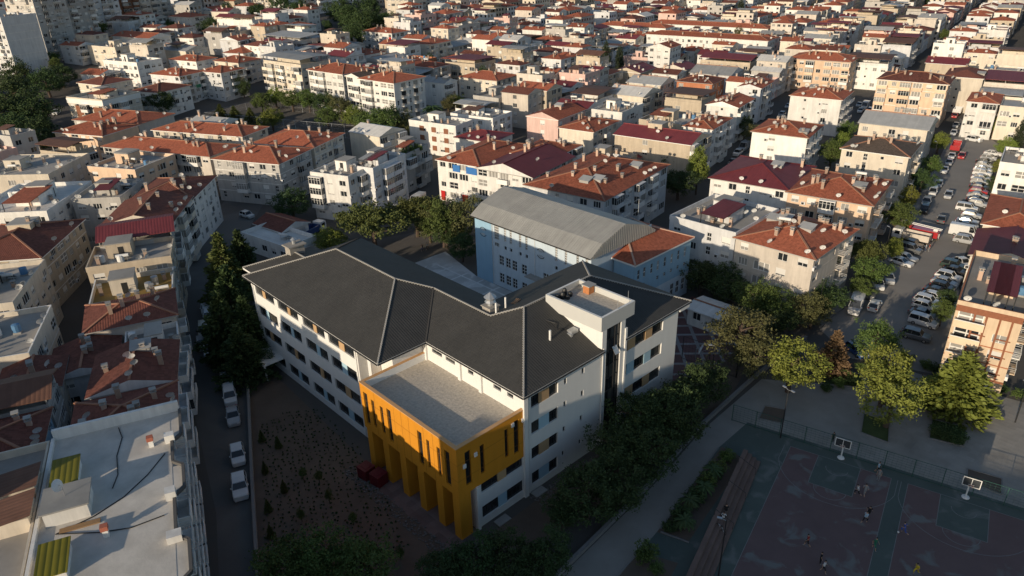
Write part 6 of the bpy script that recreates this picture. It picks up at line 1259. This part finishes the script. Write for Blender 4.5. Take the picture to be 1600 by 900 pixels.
# ------------------------------------------------------------------ the town beyond: the 300 largest houses one by one, the rest as one mass
KEEP = [(31, 52, 90, 125, 0), (30, -80, 110, 48, 0)]
def to_px(x, y, z):
    v = Vector((x, y, z-60)); d = v.dot(Vector(CAM_F)); return (800+1130*v.dot(Vector(CAM_R))/d, 450-1130*v.dot(Vector(CAM_U))/d, d) if d > 1 else (0, 9999, 1)
def rect_pts(x, y, a, wr, wl, g=0):
    c, s = math.cos(a), math.sin(a); return [(x+c*u-s*v, y+s*u+c*v) for u, v in ((-g, -g), (wr+g, -g), (wr+g, wl+g), (-g, wl+g))]
def inside(p, r_):
    x, y, a, wr, wl = r_; c, s = math.cos(a), math.sin(a); dx, dy = p[0]-x, p[1]-y; u, v = c*dx+s*dy, -s*dx+c*dy; return -1.0 < u < wr+1.0 and -1.0 < v < wl+1.0
def dist_line(p, pts): 
    best = 1e9
    for a, b in zip(pts, pts[1:]):
        ax, ay = a; bx, by = b; t = max(0, min(1, ((p[0]-ax)*(bx-ax)+(p[1]-ay)*(by-ay))/((bx-ax)**2+(by-ay)**2))); best = min(best, math.hypot(p[0]-ax-t*(bx-ax), p[1]-ay-t*(by-ay)))
    return best
ROADS = [[(165, 63), (250, 79), (330, 95)], [(150, 84), (230, 101), (270, 109)], [(44, 134), (66, 128), (95, 120), (125, 128), (160, 140)], [(-16, -20), (14, 46), (23.5, 69.5), (30, 92), (36, 115), (44, 138), (62, 163), (84, 192)]]
CY = [(267.4,218.7), (273.8,215.9), (491.5,281.9)]
NOGO = [[(155.5,93.9), (173.4,53.8), (281.9,78.1), (311.8,146.6), (203.2,109.8)], [(87.2,291.3), (92.2,244.3), (115.2,190.3), (153.1,191.6), (169.8,235.5), (134.9,297.1)], [(106.2,41.4), (106.6,19.5), (108.3,8.9), (248.4,53.2), (284.7,74.9), (179.8,53.3)], [(95.0,261.4), (118.1,194.7), (153.8,197.7), (160.6,225.3), (129.4,286.2), (90.6,297.2)], [(34.3,262.1), (50.8,264.9), (91.3,393.3), (64.3,399.2)], [(202.6,350.0), (241.0,350.4), (298.0,423.1), (281.8,479.2)], [(74.1,148.5), (100.1,114.7), (113.6,139.7), (95.4,159.7)]]
fr = random.Random(77); lots = []
for a_deg, xr in ((11.5, (395, 1700)), (24, (-100, 395)), (58, (-90, 300))):
    a = R(a_deg); c, s = math.cos(a), math.sin(a)
    for iv in range(-40, 80):
        for side in (0, 1):
            v0 = iv*33.5+side*12.7 if a_deg != 58 else iv*24.0+side*12.0; u = -300+fr.random()*9; blk = 0
            while u < 1500:
                wd_ = fr.uniform(7, 11) if fr.random() < .78 else fr.uniform(11, 19); u0 = u; u += wd_+(.15 if fr.random() < .8 else 1.5); blk += wd_
                if blk > 80: blk = 0; u += 7
                dp = fr.uniform(10.5, 12.5); vv = v0 if side else v0+12.5-dp
                if a_deg == 11.5:
                    if 356 < u0 < 376: continue
                    if u0 >= 376: vv += 13.5
                x, y = c*u0-s*vv, s*u0+c*vv; cx, cy = x+c*wd_/2-s*dp/2, y+s*wd_/2+c*dp/2
                d = math.hypot(cx, cy)
                lf = a_deg == 58
                if (d < 120 or d > 1150) if not lf else (d < 70 or d > 215): continue
                px = to_px(cx, cy, 6+zg(cx, cy))
                if not (xr[0] <= px[0] < xr[1] and (-25 < px[1] < 330 if not lf else 225 < px[1] < 640)): continue
                pts = rect_pts(x, y, a, wd_, dp)+[(cx, cy)]
                if any(inside(p, f) for f in FOOT if abs(f[0]-cx)+abs(f[1]-cy) < 140 for p in pts): continue
                if any(abs(f[0]-cx)+abs(f[1]-cy) < 60 and any(inside(q, (x, y, a, wd_, dp)) for q in rect_pts(*f)) for f in FOOT): continue
                if any(dist_line((cx, cy), r_) < 8.5 for r_ in ROADS): continue
                if any(in_poly(p, g) for g in NOGO for p in pts): continue
                if 20 < cx < 112 and 20 < cy < 118: continue
                if any(abs(cx+7-q[0]) < 13 and abs(cy+6-q[1]) < 12 for q in CY): continue
                lots.append((d, x, y, a_deg, wd_, dp, px)); lf and FOOT.append((x, y, a, wd_, dp))
lots.sort()
WK = ['white', 'white', 'white', 'pale', 'cream', 'cream', 'tan', 'pale', 'beige', 'beige', 'grey', 'grey', 'pink', 'tan']; RK = [('hip', 'red'), ('hip', 'red'), ('hip', 'red'), ('hip', 'red'), ('gable', 'red'), ('gable', 'red'), ('hip', 'dull'), ('sheet', 'maroon'), ('gable', 'maroon'), ('gable', 'dull'), ('sheet', 'rust'), ('gable', 'grey'), ('sheet', 'grey'), ('flat', ''), ('flat', ''), ('flat', ''), ('gable', 'white')]
ANCH = [((946, 110), 'the two cypresses'), ((1118, 50), 'the long far terraces'), ((560, 120), 'the long white flats'), ((745, 120), 'the cream villa'), ((1290, 90), 'the peach balcony block'), ((1430, 130), 'the tall peach block'), ((300, 25), 'the white school-like block'), ((140, 40), 'the left towers'), ((575, 35), 'the dark wood'), ((1150, 170), 'the shaded street'), ((780, 240), 'the maroon-gabled block'), ((1155, 15), 'the lone far cypress'), ((1480, 60), 'the maroon corner house'), ((1580, 110), 'the ribbon-windowed house'), ((300, 205), 'the red-roofed rows'), ((1000, 215), 'the wide tan block')]
used = {}; RNAME = {'hip': 'hipped', 'gable': 'gabled', 'sheet': 'canopy', 'flat': 'flat'}; RC = {'red': 'red tile', 'dull': 'dull tile', 'maroon': 'maroon', 'rust': 'rusty', 'grey': 'grey', '': 'concrete', 'white': 'white'}
STN = {1: 'one', 2: 'two', 3: 'three', 4: 'four'}
far_lots = []
near_n = 0
for d, x, y, a_deg, wd_, dp, px in lots:
    wall = fr.choice(WK); rk, rc = fr.choice(RK); st = fr.choice((2, 2, 3, 3, 3, 4, 4)) if not (925 < px[0] < 1215 and 36 < px[1] < 92) else 2; h = .6+st*2.8+fr.uniform(-.3, .5)
    if near_n < 295:
        near_n += 1
        an = min(ANCH, key=lambda q: math.hypot(q[0][0]-px[0], q[0][1]-px[1])); dx, dy = px[0]-an[0][0], px[1]-an[0][1]
        dr = ('right of' if dx > 0 else 'left of') if abs(dx) > abs(dy)*1.5 else ('above' if dy < 0 else 'below')
        key = (wall, st, rk, rc, an[1], dr); n = used[key] = used.get(key, 0)+1
        lab = '%s %s-storey house with %s %s roof, %s%s %s' % (wall, STN[st], RC[rc], RNAME[rk], '' if n == 1 else ORD[n-1]+' such ', dr, an[1])
        make_building('town_house', lab, 'house', x, y, a_deg, wd_, dp, h, st, wall, rk, rc, fr.choice(('w-', '-w', '--', 'w', '-s-')), fr.choice(('w', 'wb', 'wl', 'wr', 'bw')), fr.choice(('h1 s1 d2 t1', 'p1 d2 c2', 'h1 p1 t1', 'h1 s2 c2', 'p1 s1 c2 t1')) if rk == 'flat' else fr.choice(('c2', 'c3', 's1 c2', 'c3 d2', 'm1 c2', 'd2 c1')) if rk != 'sheet' else '', 'town houses behind the school', near=False, seed=near_n, k=.3)
    else: far_lots.append((x, y, R(a_deg), wd_, dp, h, st, wall, rk, rc))
FM = list(WALL.keys()); FR_ = list(ROOF.keys()); fm = MB(); mats = [WALL[k] for k in FM]+[ROOF[k] for k in FR_]+[DECK, SGLASS]
FWALL = {}
for x, y, a, wr, wl, h, st, wall, rk, rc in far_lots:
    c, s = math.cos(a), math.sin(a); zb = zg(x, y); T = lambda u, v, z: (x+c*u-s*v, y+s*u+c*v, z+zb); wi = FM.index(wall); ri = len(FM)+FR_.index(rc) if rc else len(FM)+len(FR_); gi = len(mats)-1
    top = h+.7 if rk == 'flat' else h
    for (u0, v0), (u1, v1) in (((0, 0), (wr, 0)), ((wr, 0), (wr, wl)), ((wr, wl), (0, wl)), ((0, wl), (0, 0))): fm.face([T(u0, v0, -2), T(u1, v1, -2), T(u1, v1, top), T(u0, v0, top)], wi)
    o_ = .3
    if rk == 'flat':
        fm.face([T(.15, .15, h), T(wr-.15, .15, h), T(wr-.15, wl-.15, h), T(.15, wl-.15, h)], ri)
        for e0, e1, e2, e3 in ((0, 0, wr, .15), (0, wl-.15, wr, wl), (0, .15, .15, wl-.15), (wr-.15, .15, wr, wl-.15)): fm.face([T(e0, e1, top), T(e2, e1, top), T(e2, e3, top), T(e0, e3, top)], wi)
        for _k in range(fr.choice((2, 3, 4))):
            u0, v0 = wr*fr.uniform(.05, .6), wl*fr.uniform(.05, .6); sz_ = fr.choice((3, 1.2, .8)); hz_ = 2.5 if sz_ > 2 else fr.uniform(.8, 1.6)
            q = [(u0, v0), (u0+sz_, v0), (u0+sz_, v0+sz_), (u0, v0+sz_)]
            for (p0, p1), (p2, p3) in zip(q, q[1:]+q[:1]): fm.face([T(p0, p1, h), T(p2, p3, h), T(p2, p3, h+hz_), T(p0, p1, h+hz_)], wi)
            fm.face([T(p0, p1, h+hz_) for p0, p1 in q], ri)
    else:
        zt = h+(1.9 if rk == 'sheet' else 0); k = .12 if rk == 'sheet' else .3
        A, B, C, D = (-o_, -o_), (wr+o_, -o_), (wr+o_, wl+o_), (-o_, wl+o_)
        if rk == 'hip': m_ = min(wr, wl)/2+o_; q0, q1 = (((wr/2, m_-o_), (wr/2, wl-m_+o_)) if wl > wr else ((m_-o_, wl/2), (wr-m_+o_, wl/2))); zr = zt+k*m_
        else: q0, q1 = ((wr/2, -o_), (wr/2, wl+o_)) if wl > wr else ((-o_, wl/2), (wr+o_, wl/2)); zr = zt+k*(min(wr, wl)/2+o_)
        E = lambda p: T(p[0], p[1], zt); Q = lambda p: T(p[0], p[1], zr)
        if wl > wr: fs = ([E(A), E(B), Q(q0)], [E(B), E(C), Q(q1), Q(q0)], [E(C), E(D), Q(q1)], [E(D), E(A), Q(q0), Q(q1)]); g_ = (0, 2)
        else: fs = ([E(A), E(B), Q(q1), Q(q0)], [E(B), E(C), Q(q1)], [E(C), E(D), Q(q0), Q(q1)], [E(D), E(A), Q(q0)]); g_ = (1, 3)
        for i, f in enumerate(fs): fm.face(f, wi if rk != 'hip' and i in g_ else ri)
        if rk == 'sheet':
            fm.face([T(0, 0, h), T(wr, 0, h), T(wr, wl, h), T(0, wl, h)], len(FM)+len(FR_)); fm.face([T(*A, zt-.05), T(*D, zt-.05), T(*C, zt-.05), T(*B, zt-.05)], ri)
            q = [(wr*.3, wl*.3), (wr, wl*.3), (wr, wl), (wr*.3, wl)]
            for (p0, p1), (p2, p3) in zip(q, q[1:]+q[:1]): fm.face([T(p0, p1, h), T(p2, p3, h), T(p2, p3, zt), T(p0, p1, zt)], wi)
        else:
            cu, cv = wr*fr.uniform(.3, .7), wl*fr.uniform(.3, .7); q = [(cu, cv), (cu+.7, cv), (cu+.7, cv+.7), (cu, cv+.7)]
            for (p0, p1), (p2, p3) in zip(q, q[1:]+q[:1]): fm.face([T(p0, p1, h), T(p2, p3, h), T(p2, p3, zr+.8), T(p0, p1, zr+.8)], wi)
            fm.face([T(p0, p1, zr+.8) for p0, p1 in q], len(FM)+len(FR_))
    for f in range(st):
        z = .9+f*2.8
        for i in range(int(wr/3)):
            u0 = .8+i*3; fm.face([T(u0, -.03, z+.3), T(u0+1.5, -.03, z+.3), T(u0+1.5, -.03, z+1.7), T(u0, -.03, z+1.7)], gi)
        for i in range(int(wl/3.4)):
            if fr.random() < .55: v0 = .9+i*3.4; fm.face([T(-.03, v0, z+.3), T(-.03, v0+1.3, z+.3), T(-.03, v0+1.3, z+1.6), T(-.03, v0, z+1.6)], gi)
o = stuff(fm.build('distant_houses', mats, uv=True)); o['label'] = 'mass of small far houses with red and grey roofs towards the top edge'; o['category'] = 'houses'
# scattered far trees
n = 0
for k in range(400):
    d = fr.uniform(200, 800); t = R(fr.uniform(8, 82)); x, y = d*math.cos(t), d*math.sin(t); px = to_px(x, y, 4+zg(x, y))
    if not (0 < px[0] < 1600 and 0 < px[1] < 230): continue
    if any(inside((x, y), f) for f in FOOT if abs(f[0]-x)+abs(f[1]-y) < 140): continue
    if any(inside((x, y), (f[0], f[1], f[2], f[3], f[4])) for f in far_lots if abs(f[0]-x)+abs(f[1]-y) < 40): continue
    an = min(ANCH, key=lambda q: math.hypot(q[0][0]-px[0], q[0][1]-px[1])); n_ = used[an[1]] = used.get(an[1], 0)+1
    if n_ > 5: continue
    tree(fr.choice(('broad', 'dark', 'dark', 'olive')), x, y, fr.uniform(2.2, 3.6), fr.uniform(6, 9), '%s nearest of the small trees among houses around %s' % (ORD[n_-1], an[1]), 'trees between the town houses'); n += 1
    if n > 45: break
